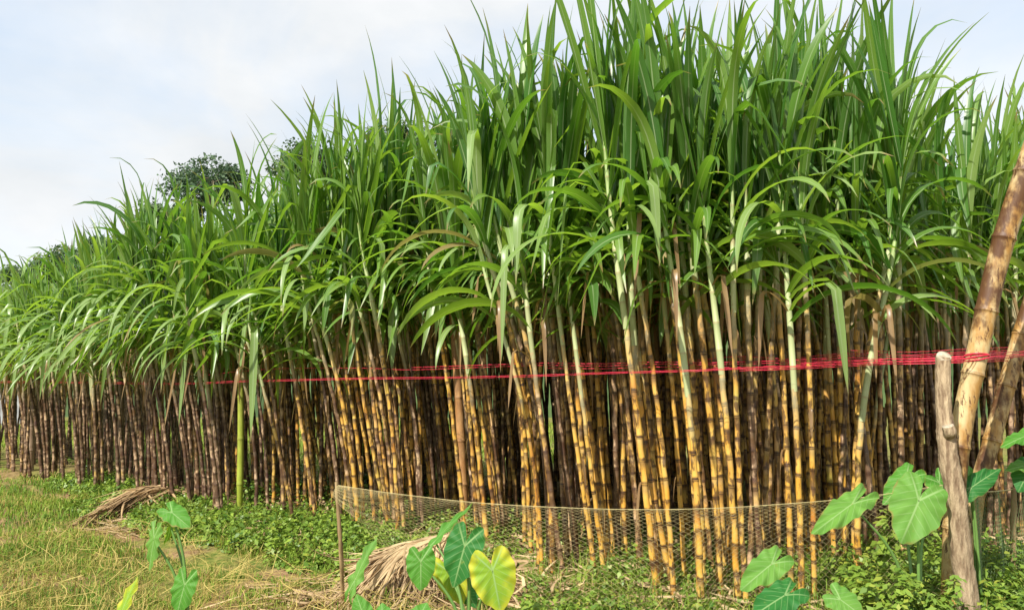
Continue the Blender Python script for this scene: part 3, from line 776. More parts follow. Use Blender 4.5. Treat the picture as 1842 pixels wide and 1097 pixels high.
def stick(name, pts, r, label, cat='stake', group=None):
    path = catmull(np.asarray(pts, float), 6); base = pts[0]
    n = len(path); a = Acc(); V, F = tube(path, np.linspace(r, r * .75, n), 9, 1 + .10 * rng.normal(size=(n, 9)))
    a.add(V, F, (0, 0, 0, 0)); o = a.build(name, M_STICK, None, base); tag(o, label, cat, group); return o
NY = 4.4
ng = G(619, 1090)
stick('net_stake', [[ng[0], ng[1], -.08], P(613, 990, NY), P(607, 900, NY), P(605, 866, NY)], .013, 'thin brown stick holding the left end of the net', 'stake', 'stakes that hold the net')
YS = 5.0
sg = [P(1824, 1045, YS)[0], YS, -.08]
stick('net_stake', [sg, P(1822, 960, YS), P(1824, 900, YS), P(1823, 876, YS)], .020, 'short rough stick right of the post with a cord tied on its top', 'stake', 'stakes that hold the net')

# ------------------------------------------------------------------ red string
def strings(name, lines, r, label, group):
    a = Acc()
    for ln in lines:
        p = catmull(np.asarray(ln, float), 14); p = p + rng.normal(0, .0007, p.shape)
        a.add(*tube(p, r * rng.uniform(.8, 1.2), 6), (0, 0, 0, 0))
    o = a.build(name, M_ROPE); tag(o, label, 'string', group)
def fline(dy, dd, pts): return [P(px, py + dy, Y + dd) for px, py, Y in pts]
front = [(-60, 690, 11.65), (20, 688, 11.0), (215, 690, 9.0), (330, 691, 8.02), (433, 687, 7.36), (520, 685, 6.85), (640, 682, 6.25), (820, 680, 5.6), (960, 677, 5.0), (1060, 673, 4.78), (1160, 670, 4.5), (1240, 668, 4.3), (1330, 664, 4.25), (1440, 660, 4.25), (1520, 656, 4.3), (1600, 652, 4.3), (1690, 649, 4.06), (1752, 645, 4.06), (1800, 641, 4.3), (1900, 634, 4.55)]
strings('string', [fline(0, 0, front), fline(-2.2, .015, front), fline(3, .03, front[12:]), fline(-6, .05, front[13:])], .0021, 'bright red plastic string of twisted strands along the front canes', 'red plastic strings')
rearA = [(340, 678, 9.4), (480, 664, 8.6), (640, 662, 7.6), (740, 665, 7.0), (880, 660, 6.3), (980, 657, 5.9), (1085, 658, 5.6), (1180, 655, 5.4), (1290, 656, 5.2), (1420, 652, 5.1), (1520, 648, 5.1), (1620, 650, 5.2), (1760, 646, 5.3), (1900, 640, 5.5)]
fx = [q[0] for q in front]; fy = [q[2] for q in front]
rearA = [(a_, b_, float(np.interp(a_, fx, fy)) + .42) for a_, b_, _ in rearA]
strings('string', [fline(0, 0, rearA), fline(-4, .03, rearA[3:]), fline(5, .05, rearA[5:])], .0019, 'red plastic strands running higher behind the front canes', 'red plastic strings')
rearB = [(1255, 648, 5.75), (1330, 641, 5.7), (1440, 646, 5.7), (1530, 638, 5.7), (1640, 641, 5.8), (1730, 636, 5.9), (1842, 632, 6.0), (1920, 632, 6.1)]
rearB = [(a_, b_, float(np.interp(a_, fx, fy)) + .62) for a_, b_, _ in rearB]
strings('string', [fline(0, 0, rearB), fline(4, .03, rearB[1:]), fline(-3, .05, rearB[2:]), fline(9, .02, rearB[:-1]), fline(-8, .1, rearB[3:]), fline(13, .04, rearB[2:])], .0016, 'loose bundle of red strands deepest in the field behind the post', 'red plastic strings')
# turns of string tied round the prop
def wraps(px, py, Y, R, n, label):
    a = Acc(); c = P(px, py, Y)
    for i in range(n):
        th = np.linspace(0, 2 * PI, 25); p = np.stack([c[0] + R * np.cos(th) - .0, c[1] + R * np.sin(th), c[2] + i * .009 + .012 * np.cos(th + i)], 1)
        a.add(*tube(p, .0042, 6), (0, 0, 0, 0))
    o = a.build('string_knot', M_ROPE); tag(o, label, 'string', 'red plastic strings')
wraps(1757, 646, Yp - .02, .060, 3, 'turns of red string tied round the thick leaning bamboo')

# ------------------------------------------------------------------ net
def make_net():
    top = catmull([P(605, 872, 4.4), P(700, 886, 4.36), P(850, 903, 4.3), P(1000, 912, 4.22), P(1150, 916, 4.16), P(1300, 913, 4.12), P(1450, 903, 4.10), P(1560, 893, 4.1), P(1698, 872, 4.02)], 20)
    n = len(top); s = np.linspace(0, 1, n)
    bz = np.interp(s, [0, .08, .24, .5, .8, 1.0], [.69, .52, .26, .12, .08, .10])
    bot = top.copy(); bot[:, 2] = bz + .04 * np.sin(s * 31) * np.clip(s * 5, 0, 1); bot[:, 1] -= .10 + .05 * np.sin(s * 17)
    rows = 42; a = Acc()
    for i in range(rows):
        # meshes are gathered towards the head line and open towards the ground
        t = (i / (rows - 1)) ** 1.35
        zz = (np.arange(n) + i) % 2
        tn = ((i + 1) / (rows - 1)) ** 1.35
        tt = t + (tn - t) * .92 * zz
        belly = .05 * np.sin(PI * np.clip(tt, 0, 1)) * np.sin(s * 23 + i * .07) + .02 * np.sin(s * 61 + i * .3)
        p = top * (1 - tt)[:, None] + bot * tt[:, None]
        p[:, 1] -= belly * np.clip(s * 8, 0, 1); p[:, 2] += .006 * np.sin(s * 90 + i) * tt
        a.add(*tube(p, .0006, 3), (0, 0, 0, 0))
    t = empty('fence_net', top[0]); tag(t, 'fine tan fishing net sagging in front of the yellow canes', 'net', 'nets')
    a.build('mesh', M_NET, t, top[0])
    c = Acc(); c.add(*tube(top, .0017, 5), (0, 0, 0, 0)); c.build('head_cord', M_NET, t, top[0])
    for k in range(16):                  # stretched guy threads
        pass
    # second piece, right of the post
    top = catmull([P(1735, 884, 4.35), P(1780, 884, 4.7), P(1822, 880, 5.0), P(1900, 870, 5.1)], 30); n = len(top); s = np.linspace(0, 1, n); a = Acc()
    for i in range(26):
        tt = (i + .9 * ((np.arange(n) + i) % 2)) / 26.0
        p = top.copy(); p[:, 2] = top[:, 2] * (1 - tt) + .06 * tt; p[:, 1] -= .08 * tt + .03 * np.sin(s * 20 + i * .1)
        a.add(*tube(p, .0011, 3), (0, 0, 0, 0))
    t = empty('fence_net', top[0]); tag(t, 'short piece of net tied between the crooked post and the rough stick', 'net', 'nets')
    m = mat_plain('net_thread_green', (0.16, 0.26, 0.10), (0.28, 0.36, 0.16), 20, bstr=0)
    a.build('mesh', m, t, top[0])
    c = Acc(); c.add(*tube(top, .004, 5), (0, 0, 0, 0)); c.build('head_cord', M_NET, t, top[0])
make_net()

# ------------------------------------------------------------------ straw heaps
def straw_heap(ridge, fall, n, Ln, hgt, wd, label, mat, spread=.25):
    """dead cane leaves thrown over a ridge: each strand runs along the ridge a little, then falls down the side"""
    ridge = np.asarray(ridge, float); path = catmull(ridge, 12); a = Acc(); fall = np.asarray(fall, float); fall = fall / np.linalg.norm(fall)
    al = path[-1][:2] - path[0][:2]; al /= np.linalg.norm(al)
    # the packed core under the strands
    m = len(path); ww = np.linspace(-1, 1, 9); rows_ = []
    for i, p in enumerate(path):
        e = math.sin(PI * (.12 + .76 * i / (m - 1)))
        for q in ww:
            xy = p[:2] + fall * (q * wd * e); hh = p[2] * (1 - abs(q) ** 1.6) * .70
            rows_.append([xy[0], xy[1], ground_z(xy[0], xy[1]) - .03 + hh])
    A = np.zeros((len(rows_), 4)); A[:, 0] = .2; A[:, 2] = 0.0
    a.add(np.array(rows_), strip_faces(m, 9), A)
    for i in range(n):
        q0 = rng.uniform(-.05, .45); q1 = q0 + rng.uniform(.05, .55); q1 = min(q1, 1.0)       # follow the ridge from q0, peel off at q1
        side = 1 if rng.random() < .82 else -1
        k = 13; s = np.linspace(0, 1, k); L1 = Ln * rng.uniform(.5, 1.2)
        off = rng.normal(0, .22) * wd
        peel = np.clip((s - .25) / .75, 0, 1) ** 1.5
        qq = np.clip(q0 + (q1 - q0) * s ** .8, 0, 1) * (m - 1)
        base_ = np.stack([np.interp(qq, np.arange(m), path[:, c]) for c in range(3)], 1)
        ang = rng.normal(0, spread * 1.6); f = fall * side * math.cos(ang) + al * (math.sin(ang) + .25); f /= np.linalg.norm(f)
        dist = np.abs(off) * .3 + L1 * peel
        xy = base_[:, :2] + f[None, :] * dist[:, None] + rng.normal(0, .02, 2) + np.outer(np.sin(s * PI * rng.uniform(.6, 1.6)), rng.normal(0, .025, 2))
        lift = base_[:, 2] * (1 - np.clip(dist / wd, 0, 1.15) ** 1.5) + rng.uniform(0, .05) + rng.exponential(.02) * s ** 3 * (rng.random() < .3) * 3
        z = ground_z(xy[:, 0], xy[:, 1]) + np.maximum(lift, rng.uniform(.004, .05))
        pts = np.column_stack([xy, z]); d = np.gradient(pts, axis=0); d /= np.linalg.norm(d, axis=1)[:, None] + 1e-9
        sd = np.cross(d, [0, 0, 1]); sd /= np.linalg.norm(sd, axis=1)[:, None] + 1e-9; nr = np.cross(sd, d)
        tw = rng.normal(0, .5) + rng.normal(0, .5) * s; sd2 = sd * np.cos(tw)[:, None] + nr * np.sin(tw)[:, None]
        w_ = rng.uniform(.006, .015) * np.interp(s, [0, .15, .7, 1], [.5, 1, .8, .05])
        V = np.stack([pts - sd2 * w_[:, None], pts + nr * (w_ * .5)[:, None], pts + sd2 * w_[:, None]], 1).reshape(-1, 3)
        A = np.zeros((k, 3, 4)); A[:, 0, 0] = 0; A[:, 1, 0] = .5; A[:, 2, 0] = 1; A[:, :, 1] = s[:, None]; A[:, :, 2] = .35 + .65 * rng.random()
        a.add(V, strip_faces(k, 3), A.reshape(-1, 4))
    base = path[m // 2]; o = a.build('straw_heap', mat, None, (base[0], base[1], 0)); tag(o, label, 'straw heap', 'heaps of dead cane leaves')
def gp(px, py, h):
    g = G(px, py); return [g[0], g[1], h]
straw_heap([gp(812, 1030, .17), gp(785, 1036, .20), gp(720, 1046, .19), gp(660, 1062, .12), gp(605, 1082, .03)], (.25, -1), 620, .50, .3, .42, 'large pale straw heap of dead leaves under the net', M_STRAW)
straw_heap([gp(312, 903, .08), gp(290, 906, .12), gp(240, 914, .15), gp(190, 928, .10), gp(145, 946, .03)], (.15, -1), 460, .62, .2, .5, 'low brown straw heap of dead leaves at the row edge', M_STRAWG)
straw_heap([gp(1130, 950, .30), gp(1100, 952, .30), gp(1070, 958, .16)], (-.5, -1), 260, .6, .3, .5, 'shaded straw heap inside the rows behind the net', M_STRAWG)
straw_heap([gp(1690, 910, .55), gp(1660, 908, .55), gp(1625, 912, .3)], (-.3, -1), 240, .6, .5, .45, 'dim yellow straw heap standing among canes left of the post', M_STRAWG)

# ------------------------------------------------------------------ taro
TM = {
 'mid': mat_taro('taro_mid', (0.06, 0.225, 0.025), (0.11, 0.30, 0.035), (0.3, 0.4, 0.04), 0),
 'dark': mat_taro('taro_dark', (0.02, 0.14, 0.028), (0.038, 0.19, 0.036), (0.05, 0.2, 0.03), 0),
 'lime': mat_taro('taro_lime', (0.20, 0.38, 0.03), (0.30, 0.44, 0.035), (0.62, 0.56, 0.04), .75),
 'pale': mat_taro('taro_pale', (0.085, 0.23, 0.035), (0.19, 0.38, 0.065), (0.2, 0.3, 0.03), 0),
}
mm = Mat('taro_stalk'); M_PET = mm.bsdf(mm.mix(mm.noise(8, 2, mm.coords()), (0.09, 0.20, 0.04), (0.16, 0.27, 0.07)), .4, .4)
def heart(att, tip, width, nrm, kind):
    """heart-shaped blade: ATT is where the stalk meets it, TIP its point, WIDTH its full width in metres"""
    att = np.asarray(att); tip = np.asarray(tip); ly = tip - att; Ln = np.linalg.norm(ly); ey = ly / Ln
    nrm = np.asarray(nrm, float); ez = nrm - (nrm @ ey) * ey; ez /= np.linalg.norm(ez); ex = np.cross(ey, ez)
    K, Rn = 72, 9
    th = np.linspace(-PI, PI, K)         # 0 towards the tip
    tab_t = np.radians([0, 8, 20, 40, 65, 90, 115, 138, 152, 163, 172, 180]); tab_r = np.array([1.0, .90, .80, .70, .63, .60, .62, .66, .64, .50, .24, .05])
    r = np.interp(np.abs(th), tab_t, tab_r)
    ker = np.array([1, 2, 3, 2, 1]) / 9.; rs = np.convolve(np.r_[r[-3:-1], r, r[1:3]], ker, 'valid'); r = np.where(np.abs(th) < .12, r, rs)
    r = r * (1 + .018 * np.sin(th * 9 + rng.uniform(0, 6)) + .012 * np.sin(th * 17))
    wmax = np.max(np.abs(r * np.sin(th))); sx = (width / 2) / (wmax * Ln)
    q = np.linspace(0.02, 1, Rn)
    X = q[:, None] * (r * np.sin(th))[None, :] * Ln * sx; Y = q[:, None] * (r * np.cos(th))[None, :] * Ln
    Z = -.16 * (Y / Ln) ** 2 * Ln * .8 + .22 * np.abs(X) - .5 * (X ** 2) / max(width, .05) + Ln * (.045 * np.sin(th * 11 + 1.0) + .03 * np.sin(th * 5 + 2.0 + Ln * 40))[None, :] * q[:, None] ** 2.5
    V = att[None, None, :] + X[..., None] * ex + Y[..., None] * ey + Z[..., None] * ez
    A = np.zeros((Rn, K, 4)); A[..., 0] = .5 + .5 * X / (Ln * sx); A[..., 1] = .5 + .5 * Y / Ln; A[..., 2] = rng.random(); A[..., 3] = q[:, None]
    return V.reshape(-1, 3), strip_faces(Rn, K), A.reshape(-1, 4)
def taro(base, leaves, label, name='taro_plant', cat='taro plant', group='taro plants along the near edge'):
    base = np.asarray(base, float); t = empty(name, base); tag(t, label, cat, group)
    for (ap, tp, wpx, Y, dyt, nrm, kind) in leaves:
        att = P(ap[0], ap[1], Y); tip = P(tp[0], tp[1], Y + dyt); wd = wpx / FPX * Y
        a = Acc(); a.add(*heart(att, tip, wd, nrm, kind)); o = a.build('leaf', TM[kind], t, base)
        if kind == 'lime': o['label'] = 'yellowing lime green leaf'
        if kind == 'dark': o['label'] = 'deep green leaf'
        mid = (base + att) / 2 + np.array([(att[0] - base[0]) * .1 - (att[0] - base[0]) * .25, 0, .12 * (att[2] - base[2])])
        q = catmull([base + rng.normal(0, .012, 3) * [1, 1, 0], mid, att - np.array([0, 0, .004])], 7)
        b = Acc(); b.add(*tube(q, np.linspace(.011, .0045, len(q)), 8), (0, 0, 0, 0)); b.build('leaf_stalk', M_PET, t, base)
def gb(px, Y): return [P(px, 900, Y)[0], Y, -.03]
cn = lambda x=0, y=-1, z=.5: (x, y, z)
taro(gb(352, 3.85), [((310, 922), (343, 948), 40, 3.85, -.05, cn(.2, -.8, .8), 'mid'), ((277, 968), (265, 1030), 36, 3.8, -.02, cn(-.5, -.8, .5), 'pale'), ((308, 948), (296, 984), 15, 3.9, .0, cn(.9, -.5, .3), 'lime'), ((332, 1052), (315, 1112), 46, 3.7, -.03, cn(-.1, -.9, .4), 'mid')],
     'small taro plant in the dry grass with a limp pale leaf')
taro(gb(215, 3.4), [((214, 1112), (242, 1036), 36, 3.4, 0.02, cn(-.55, -.9, .1), 'lime')], 'single upright narrow taro leaf at the bottom of the dry grass')
taro(gb(850, 3.6), [((836, 982), (814, 1058), 72, 3.55, -.03, cn(-.15, -.95, .35), 'dark'), ((757, 1010), (757, 1064), 52, 3.6, -.03, cn(0, -.95, .4), 'mid'), ((886, 1026), (902, 1104), 82, 3.4, -.03, cn(.05, -.9, .45), 'lime'),
                    ((808, 1028), (834, 1090), 58, 3.75, -.02, cn(-.2, -.9, .4), 'lime'), ((783, 972), (848, 897), 24, 3.8, .05, cn(-.75, -.55, .35), 'mid'), ((838, 1060), (858, 1092), 40, 3.8, -.03, cn(.3, -.7, .5), 'dark')],
     'tall taro plant with one yellowing leaf before the large straw heap')
taro(gb(640, 3.5), [((640, 1040), (673, 960), 30, 3.5, .03, cn(-.75, -.8, .2), 'pale'), ((655, 1110), (640, 1066), 40, 3.4, .03, cn(.1, -.9, .5), 'mid'), ((690, 1120), (686, 1082), 44, 3.4, .05, cn(.1, -.8, .6), 'mid')],
     'taro plant with a narrow upright leaf beside the thin net stake')
taro(gb(750, 3.3), [((752, 1115), (768, 1080), 44, 3.3, .05, cn(0, -.8, .6), 'mid')], 'low taro shoot at the bottom in front of the large straw heap')
taro(gb(1640, 3.9), [((1533, 906), (1460, 957), 50, 3.8, -.15, cn(-.2, -.75, .7), 'pale'), ((1653, 900), (1622, 978), 90, 3.85, -.10, cn(-.1, -.9, .45), 'pale'), ((1690, 868), (1718, 905), 60, 4.1, -.03, cn(.1, -.8, .5), 'mid'), ((1630, 862), (1588, 905), 50, 4.2, -.03, cn(-.1, -.6, .8), 'mid')],
     'large taro plant with broad pale leaves in front of the crooked post')
taro(gb(1752, 4.25), [((1748, 876), (1802, 838), 40, 4.2, .02, cn(.2, -.7, .8), 'dark'), ((1742, 862), (1712, 890), 44, 4.25, -.05, cn(0, -.8, .6), 'mid')], 'taro plant with a dark leaf behind the crooked post')
taro(gb(1850, 4.2), [((1850, 782), (1800, 800), 34, 4.2, -.06, cn(0, -.5, .9), 'mid'), ((1855, 835), (1808, 842), 34, 4.3, -.05, cn(0, -.5, .9), 'pale'), ((1850, 848), (1832, 885), 50, 4.3, -.03, cn(-.1, -.8, .6), 'dark')], 'taro plant at the right edge beside the leaning bamboo')
taro(gb(1440, 3.3), [((1388, 1014), (1332, 1058), 54, 3.35, -.10, cn(-.2, -.8, .6), 'pale'), ((1412, 1070), (1350, 1106), 60, 3.2, -.1, cn(-.2, -.7, .75), 'dark')], 'taro plant with a pale leaf above a dark one at the bottom')
taro(gb(1525, 3.3), [((1512, 1078), (1560, 1112), 60, 3.3, -.05, cn(.1, -.75, .7), 'pale')], 'low taro shoot at the bottom left of the crooked post')

# ------------------------------------------------------------------ grass, weeds
def soil_strip(x, y):                    # bare strip along the bed
    u_, w_ = uw(x, y)
    c = np.interp(u_, [0, 5, 6.0, 7.0, 8.0, 9.0, 14], [-.5, -.62, -1.05, -1.0, -1.0, -.8, -.8])
    wd = np.interp(u_, [0, 4.5, 6, 7, 9, 11], [.05, .06, .16, .20, .14, .03]); return np.abs(w_ - c + .12 * (vnoise(x, y, 2.5, 9) - .5)) < wd
def sample_ground(n, ymin, ymax, xl=-1.0, xr=1.0):
    y = ymin * (ymax / ymin) ** rng.random(n); x = y * rng.uniform(xl, xr, n); return x, y
def blades(a, x, y, ln, wd, r, d, bend=.6, lean=None):
    n = len(x); z = ground_z(x, y); az = rng.uniform(0, 2 * PI, n); tl = rng.uniform(.1, 1.0, n)
    h = np.stack([np.cos(az), np.sin(az)], 1)
    p0 = np.column_stack([x, y, z - .01])
    d1 = np.column_stack([h * np.sin(tl)[:, None] * .6, np.cos(tl)]); p1 = p0 + d1 * (ln * .5)[:, None]
    t2 = tl + rng.uniform(.2, 1.3, n) * bend * 1.6; d2 = np.column_stack([h * np.sin(t2)[:, None], np.cos(t2)]); p2 = p1 + d2 * (ln * .5)[:, None]
    p2[:, 2] = np.maximum(p2[:, 2], z + .008)
    s = np.column_stack([-h[:, 1], h[:, 0], np.zeros(n)]) * (wd * .5)[:, None]
    V = np.stack([p0 - s * .8, p0 + s * .8, p1 + s, p1 - s, p2 + s * .08, p2 - s * .08], 1).reshape(-1, 3)
    b = np.arange(n)[:, None] * 6
    F = np.concatenate([b + [0, 1, 2, 3], b + [3, 2, 4, 5]]); A = np.zeros((n, 6, 4)); A[:, :, 2] = np.clip(r, 0, 1)[:, None]; A[:, :, 3] = np.clip(d, 0, 1)[:, None]
    a.add(V, F, A.reshape(-1, 4))
def make_grass():
    a = Acc()
    x, y = sample_ground(230000, 3.0, 16.0, -1.0, .75)
    u_, w_ = uw(x, y)
    dens = vnoise(x, y, 1.6, 2) * .6 + vnoise(x, y, 6, 4) * .4
    keep = (w_ < -.12 + .2 * dens) & ~soil_strip(x, y) & (dens > .33) & (vnoise(x, y, 3.1, 31) > .16) & ~((x > .4) & (w_ > -.7) & (dens < .5))
    x, y, u_, w_, dens = x[keep], y[keep], u_[keep], w_[keep], dens[keep]
    dp = np.hypot(x, y)
    # dry band in the middle ground, greener close by and near the row
    dryness = np.interp(-w_, [0, .5, 1.2, 2.5, 4, 6], [.02, .05, .32, .50, .36, .24]) * np.interp(x, [-6, -.5, .6], [1, .9, .35]) + (vnoise(x, y, 1.1, 6) - .5) * .9
    d = (rng.random(len(x)) < np.clip(dryness, 0.03, .92)) * rng.uniform(.6, 1, len(x))
    ln = rng.uniform(.04, .12, len(x)) * (1 + .7 * (vnoise(x, y, .9, 8) > .6)) * np.interp(dp, [4, 11], [1.0, 1.15])
    blades(a, x, y, ln, rng.uniform(.003, .007, len(x)) * np.interp(dp, [4, 11], [1, 1.8]), rng.normal(.55, .25, len(x)) + (vnoise(x, y, 2.2, 41) - .5) * .9, d, 1.5)
    # taller tufts
    for _ in range(300):
        cx, cy = sample_ground(1, 3.6, 11, -.85, -.05); cu, cw = uw(cx, cy)
        if cw[0] > -.8 or soil_strip(cx, cy)[0]: continue
        n = int(rng.integers(25, 60)); rr = rng.uniform(.05, .16)
        xx = cx + rng.normal(0, rr, n); yy = cy + rng.normal(0, rr, n)
        dd = rng.random() < .6
        blades(a, xx, yy, rng.uniform(.10, .26, n), rng.uniform(.002, .005, n), rng.normal(.6, .3, n), np.where(rng.random(n) < (.75 if dd else .3), .9, 0), 1.7)
    o = a.build('grass', M_GRASS); tag(o, 'dry yellow and green meadow grass beside the cane field', 'grass', kind='stuff')
    # grass beyond the far end and behind the thin part of the field
    a = Acc(); x = rng.uniform(-26, 2, 42000); y = rng.uniform(8, 26, 42000); u_, w_ = uw(x, y); k = ((w_ > 2.4) & (u_ < 6)) | (u_ < -3)
    x, y = x[k], y[k]; blades(a, x, y, rng.uniform(.12, .3, len(x)), rng.uniform(.012, .025, len(x)), rng.normal(.75, .2, len(x)), (rng.random(len(x)) < .15) * .8, .8)
    o = a.build('field_grass', M_GRASS); tag(o, 'bright green grass behind the thin far end of the field', 'grass', kind='stuff')
make_grass()

def make_weeds():
    a = Acc()
    def clump(cx, cy, rad, h, n, size, rm, yel=.05, tall=0):
        z = float(ground_z(cx, cy)); th = rng.uniform(0, 2 * PI, n); q = rng.random(n) ** .6; el = rng.random(n)
        p = np.column_stack([cx + np.cos(th) * rad * q, cy + np.sin(th) * rad * q, z + .01 + h * el * (1.05 - .6 * q ** 2)])
        nr = np.column_stack([np.cos(th) * q * .8, np.sin(th) * q * .8, np.full(n, .8)]) + rng.normal(0, .35, (n, 3))
        a.add(*leaf_cards(p, size * rng.uniform(.6, 1.3, n), nr, np.clip(rng.normal(rm, .22, n), 0, 1), (rng.random(n) < yel) * rng.uniform(.3, .9, n), asp=.55))
    # low mat along the bed edge
    for _ in range(1500):
        u_ = rng.uniform(2.2, 9.2); w_ = rng.uniform(-.95, .25) if u_ > 4.4 else rng.uniform(-.35, .3)
        x, y = E_A + E_D * u_ + E_N * w_
        if soil_strip(np.array([x]), np.array([y]))[0]: continue
        if u_ > 7.6 and w_ < -.4 and rng.random() < .6: continue
        clump(x, y, rng.uniform(.06, .15), rng.uniform(.05, .16), int(rng.integers(25, 50)), rng.choice([.024, .034, .046, .06]), rng.uniform(.25, .95))
    # among the canes and under the net
    for _ in range(900):
        u_ = rng.uniform(6.5, 12.2); w_ = rng.uniform(-.55, 2.0); x, y = E_A + E_D * u_ + E_N * w_
        if vnoise(x, y, 1.4, 12) < .35: continue
        clump(x, y, rng.uniform(.06, .16), rng.uniform(.05, .20), int(rng.integers(22, 50)), .042, rng.uniform(.25, .75), .08)
    for _ in range(260):
        u_ = rng.uniform(0, 7); w_ = rng.uniform(.4, 2.6); x, y = E_A + E_D * u_ + E_N * w_
        if vnoise(x, y, 1.0, 15) < .45: continue
        clump(x, y, rng.uniform(.1, .2), rng.uniform(.08, .30), int(rng.integers(25, 45)), .06, rng.uniform(.2, .5))
    # thick growth at the lower right
    for _ in range(1150):
        y = rng.uniform(3.4, 5.6); x = y * rng.uniform(.43, .86)
        hh = rng.uniform(.06, .26) * np.interp(y, [3.4, 4.6], [.75, 1.2])
        clump(x, y, rng.uniform(.07, .17), hh, int(rng.integers(24, 48)), rng.uniform(.03, .055), rng.uniform(.2, .85), .10)
    for _ in range(420):
        y = rng.uniform(3.6, 4.6); x = y * rng.uniform(0.02, .45)
        clump(x, y, rng.uniform(.05, .12), rng.uniform(.03, .10), int(rng.integers(18, 36)), .032, rng.uniform(.35, .9), .12)
    # fallen leaves and sprigs rising above the mat
    o = a.build('weeds', M_WEED); tag(o, 'low green weeds and creeping undergrowth along the cane row', 'weeds', kind='stuff')
    g = Acc()
    uu_ = rng.uniform(2.0, 9.2, 9000); ww_ = rng.uniform(-1.0, .5, 9000); x = E_A[0] + E_D[0] * uu_ + E_N[0] * ww_; y = E_A[1] + E_D[1] * uu_ + E_N[1] * ww_
    kk = (vnoise(x, y, 1.8, 51) > .45) & ~soil_strip(x, y); x, y = x[kk], y[kk]
    blades(g, x, y, rng.uniform(.06, .22, len(x)), rng.uniform(.004, .009, len(x)), rng.normal(.6, .25, len(x)), (rng.random(len(x)) < .15) * .8, 1.0)
    y = rng.uniform(3.4, 5.8, 9000); x = y * rng.uniform(.02, .86, 9000)
    kk = (x > .45 * y) | (rng.random(9000) < .75)
    x, y = x[kk], y[kk]; blades(g, x, y, rng.uniform(.08, .30, len(x)), rng.uniform(.004, .008, len(x)), rng.normal(.45, .25, len(x)), (rng.random(len(x)) < .18) * .85, .9)
    o = g.build('long_grass', M_GRASS); tag(o, 'longer green grass under the net and round the crooked post', 'grass', kind='stuff')
    def lying(a, x, y, Ln, wd, r, d, rise=.03):
        n = len(x); k = 6; t = np.linspace(-.5, .5, k); az = rng.uniform(0, 2 * PI, n); cv = rng.normal(0, .9, n)
        ang = az[:, None] + cv[:, None] * t[None, :]
        px_ = x[:, None] + Ln[:, None] * t * np.cos(ang); py_ = y[:, None] + Ln[:, None] * t * np.sin(ang)
        pz = ground_z(px_, py_) + .012 + rng.uniform(0, rise, n)[:, None] + rng.uniform(-.5, 1, n)[:, None] * rise * (t[None, :] * 2)
        pz = np.maximum(pz, ground_z(px_, py_) + .004)
        sx = -np.sin(ang) * wd[:, None] * .5; sy = np.cos(ang) * wd[:, None] * .5; tp = np.interp(t, [-.5, -.3, .2, .5], [.4, 1, .9, .05])
        up = rng.normal(0, .4, n)[:, None] * wd[:, None] * .5
        A_ = np.stack([px_ - sx * tp, py_ - sy * tp, pz - up * tp], -1); B_ = np.stack([px_ + sx * tp, py_ + sy * tp, pz + up * tp], -1)
        V = np.stack([A_, B_], 2).reshape(-1, 3); F = (np.arange(n)[:, None, None] * 2 * k + strip_faces(k, 2)[None]).reshape(-1, 4)
        A = np.zeros((n, k, 2, 4)); A[..., 1, 0] = 1; A[..., 2] = r[:, None, None]; A[..., 3] = d[:, None, None]
        a.add(V, F, A.reshape(-1, 4))
    l = Acc(); n = 2600; u_ = rng.uniform(5.5, 14, n); w_ = rng.uniform(-.5, 3.5, n); x = E_A[0] + E_D[0] * u_ + E_N[0] * w_; y = E_A[1] + E_D[1] * u_ + E_N[1] * w_
    lying(l, x, y, rng.uniform(.2, .6, n), rng.uniform(.012, .028, n), rng.random(n), np.ones(n), .05)
    n = 160
    for cx, cy in (G(690, 1075), G(215, 945), G(600, 1085)):
        lying(l, cx + rng.normal(0, .32, n), cy + rng.normal(0, .22, n), rng.uniform(.15, .5, n), rng.uniform(.008, .018, n), rng.random(n), np.ones(n), .05)
    o = l.build('leaf_litter', M_STRAW); tag(o, 'dead cane leaves littering the soil along and under the canes', 'leaf litter', kind='stuff')
    l = Acc(); n = 6000; x, y = sample_ground(n, 3.2, 11.5, -.9, .1); u_, w_ = uw(x, y); k = (w_ < -.9) & (vnoise(x, y, 1.2, 21) > .33); x, y = x[k], y[k]; n = len(x)
    lying(l, x, y, rng.uniform(.10, .42, n), rng.uniform(.0025, .0055, n), rng.random(n), np.ones(n), .13)
    o = l.build('dry_stalks', M_GRASS); tag(o, 'tangle of thin dry grass stalks lying over the meadow', 'dry grass', kind='stuff')
make_weeds()

def shrub(px, Y, h, label, n, size, spread, rm, yel):
    b = np.array(gb(px, Y)); b[2] = float(ground_z(b[0], b[1])); t = empty('leafy_weed', b); tag(t, label, 'weed', 'upright leafy weeds'); st = Acc(); lf = Acc()
    for i in range(n):
        th = rng.uniform(0, 2 * PI); e = b + np.array([math.cos(th) * spread * rng.uniform(.3, 1), math.sin(th) * spread * .7, h * rng.uniform(.65, 1)])
        q = catmull([b, (b + e) / 2 + [0, 0, h * .08], e], 8); st.add(*tube(q, np.linspace(.004, .0015, len(q)), 5), (0, 0, .3, .2))
        for p in q[4:]:
            m = 5; o_ = rng.normal(0, 1, (m, 3)); o_[:, 2] = np.abs(o_[:, 2]) * .4
            lf.add(*leaf_cards(p + o_ * size * .45, size * rng.uniform(.7, 1.2, m), o_ * .4 + [0, -.3, .9], np.clip(rng.normal(rm, .15, m), 0, 1), (rng.random(m) < yel) * .6, asp=.5))
    st.build('stem', M_WEED, t, b); lf.build('foliage', M_WEED, t, b)
shrub(932, 3.7, .36, 'small bright leafy weed beside the yellow taro leaf', 7, .035, .12, .75, .1)
shrub(1592, 4.3, .62, 'slim upright leafy weed rising beside the pale taro leaf', 2, .07, .05, .7, .1)
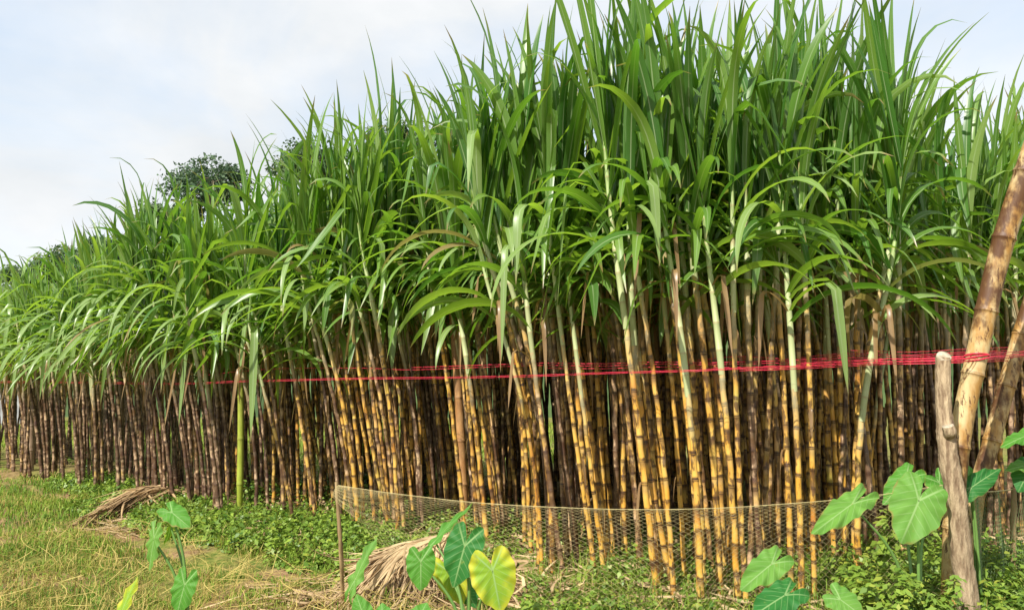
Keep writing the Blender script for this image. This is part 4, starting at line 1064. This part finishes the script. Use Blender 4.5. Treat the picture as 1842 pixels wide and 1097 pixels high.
shrub(1575, 3.7, .42, 'tangled yellow green weed below the broad pale taro leaves', 8, .05, .16, .6, .25)
shrub(1660, 3.75, .38, 'bushy weed with dry tips left of the crooked post base', 8, .045, .16, .5, .2)

# ------------------------------------------------------------------ background trees, shed
T = [(-19.5, 47, 5.4, 2.6, 'open crowned tree showing sky through its branches on the hill', 0, 34),
     (-13.6, 50, 5.6, 2.4, 'rounded tree on the hill just right of the open crowned one', 1, 34),
     (-8.0, 52, 5.2, 2.4, 'bushy tree half hidden by cane tops on the upper hill', 1, 30),
     (-1.6, 54, 4.6, 2.2, 'small tree peeping between cane leaves near the middle', 0, 28),
     (-23.5, 50, 3.6, 2.2, 'small tree on the slope below the open crowned tree', 1, 26),
     (-27.5, 52, 3.4, 2.2, 'bushy low tree on the lower slope', 0, 26),
     (-32.0, 55, 4.4, 2.5, 'rounded tree standing out on the low ridge', 1, 28),
     (-36.0, 58, 3.2, 2.3, 'low bush like tree on the far ridge', 0, 24),
     (-40.0, 60, 2.8, 2.3, 'small tree farthest down the ridge', 1, 24)]
for q in T: make_tree(*q)
def shed():
    b = np.array([-17.2, 26.0, 0.0]); t = empty('shed', b); tag(t, 'small grey shed glimpsed through the canes at the far end', 'shed')
    def box(x0, x1, y0, y1, z0, z1):
        V = np.array([[x, y, z] for z in (z0, z1) for (x, y) in ((x0, y0), (x1, y0), (x1, y1), (x0, y1))]) + b
        F = [[0, 1, 2, 3], [4, 7, 6, 5], [0, 4, 5, 1], [1, 5, 6, 2], [2, 6, 7, 3], [3, 7, 4, 0]]; return V, F, np.zeros((8, 4))
    a = Acc(); a.add(*box(-1.0, 1.0, -1.0, 1.0, -.05, 1.45)); a.build('wall', mat_plain('shed_wall', (.25, .25, .26), (.36, .36, .37), 3), t, b, smooth=False)
    a = Acc(); V = np.array([[-1.2, -1.2, 1.42], [1.2, -1.2, 1.42], [1.2, 0, 1.8], [-1.2, 0, 1.8], [1.2, 1.2, 1.42], [-1.2, 1.2, 1.42]]) + b; V = np.concatenate([V, V + [0, 0, .05]])
    F = [[0, 3, 2, 1], [3, 5, 4, 2], [6, 7, 8, 9], [9, 8, 10, 11], [0, 1, 7, 6], [5, 11, 10, 4], [0, 6, 9, 3], [3, 9, 11, 5], [1, 2, 8, 7], [2, 4, 10, 8]]
    a.add(V, F, np.zeros((12, 4))); a.build('roof', mat_plain('shed_roof', (.5, .5, .52), (.65, .65, .66), 4), t, b, smooth=False)
shed()
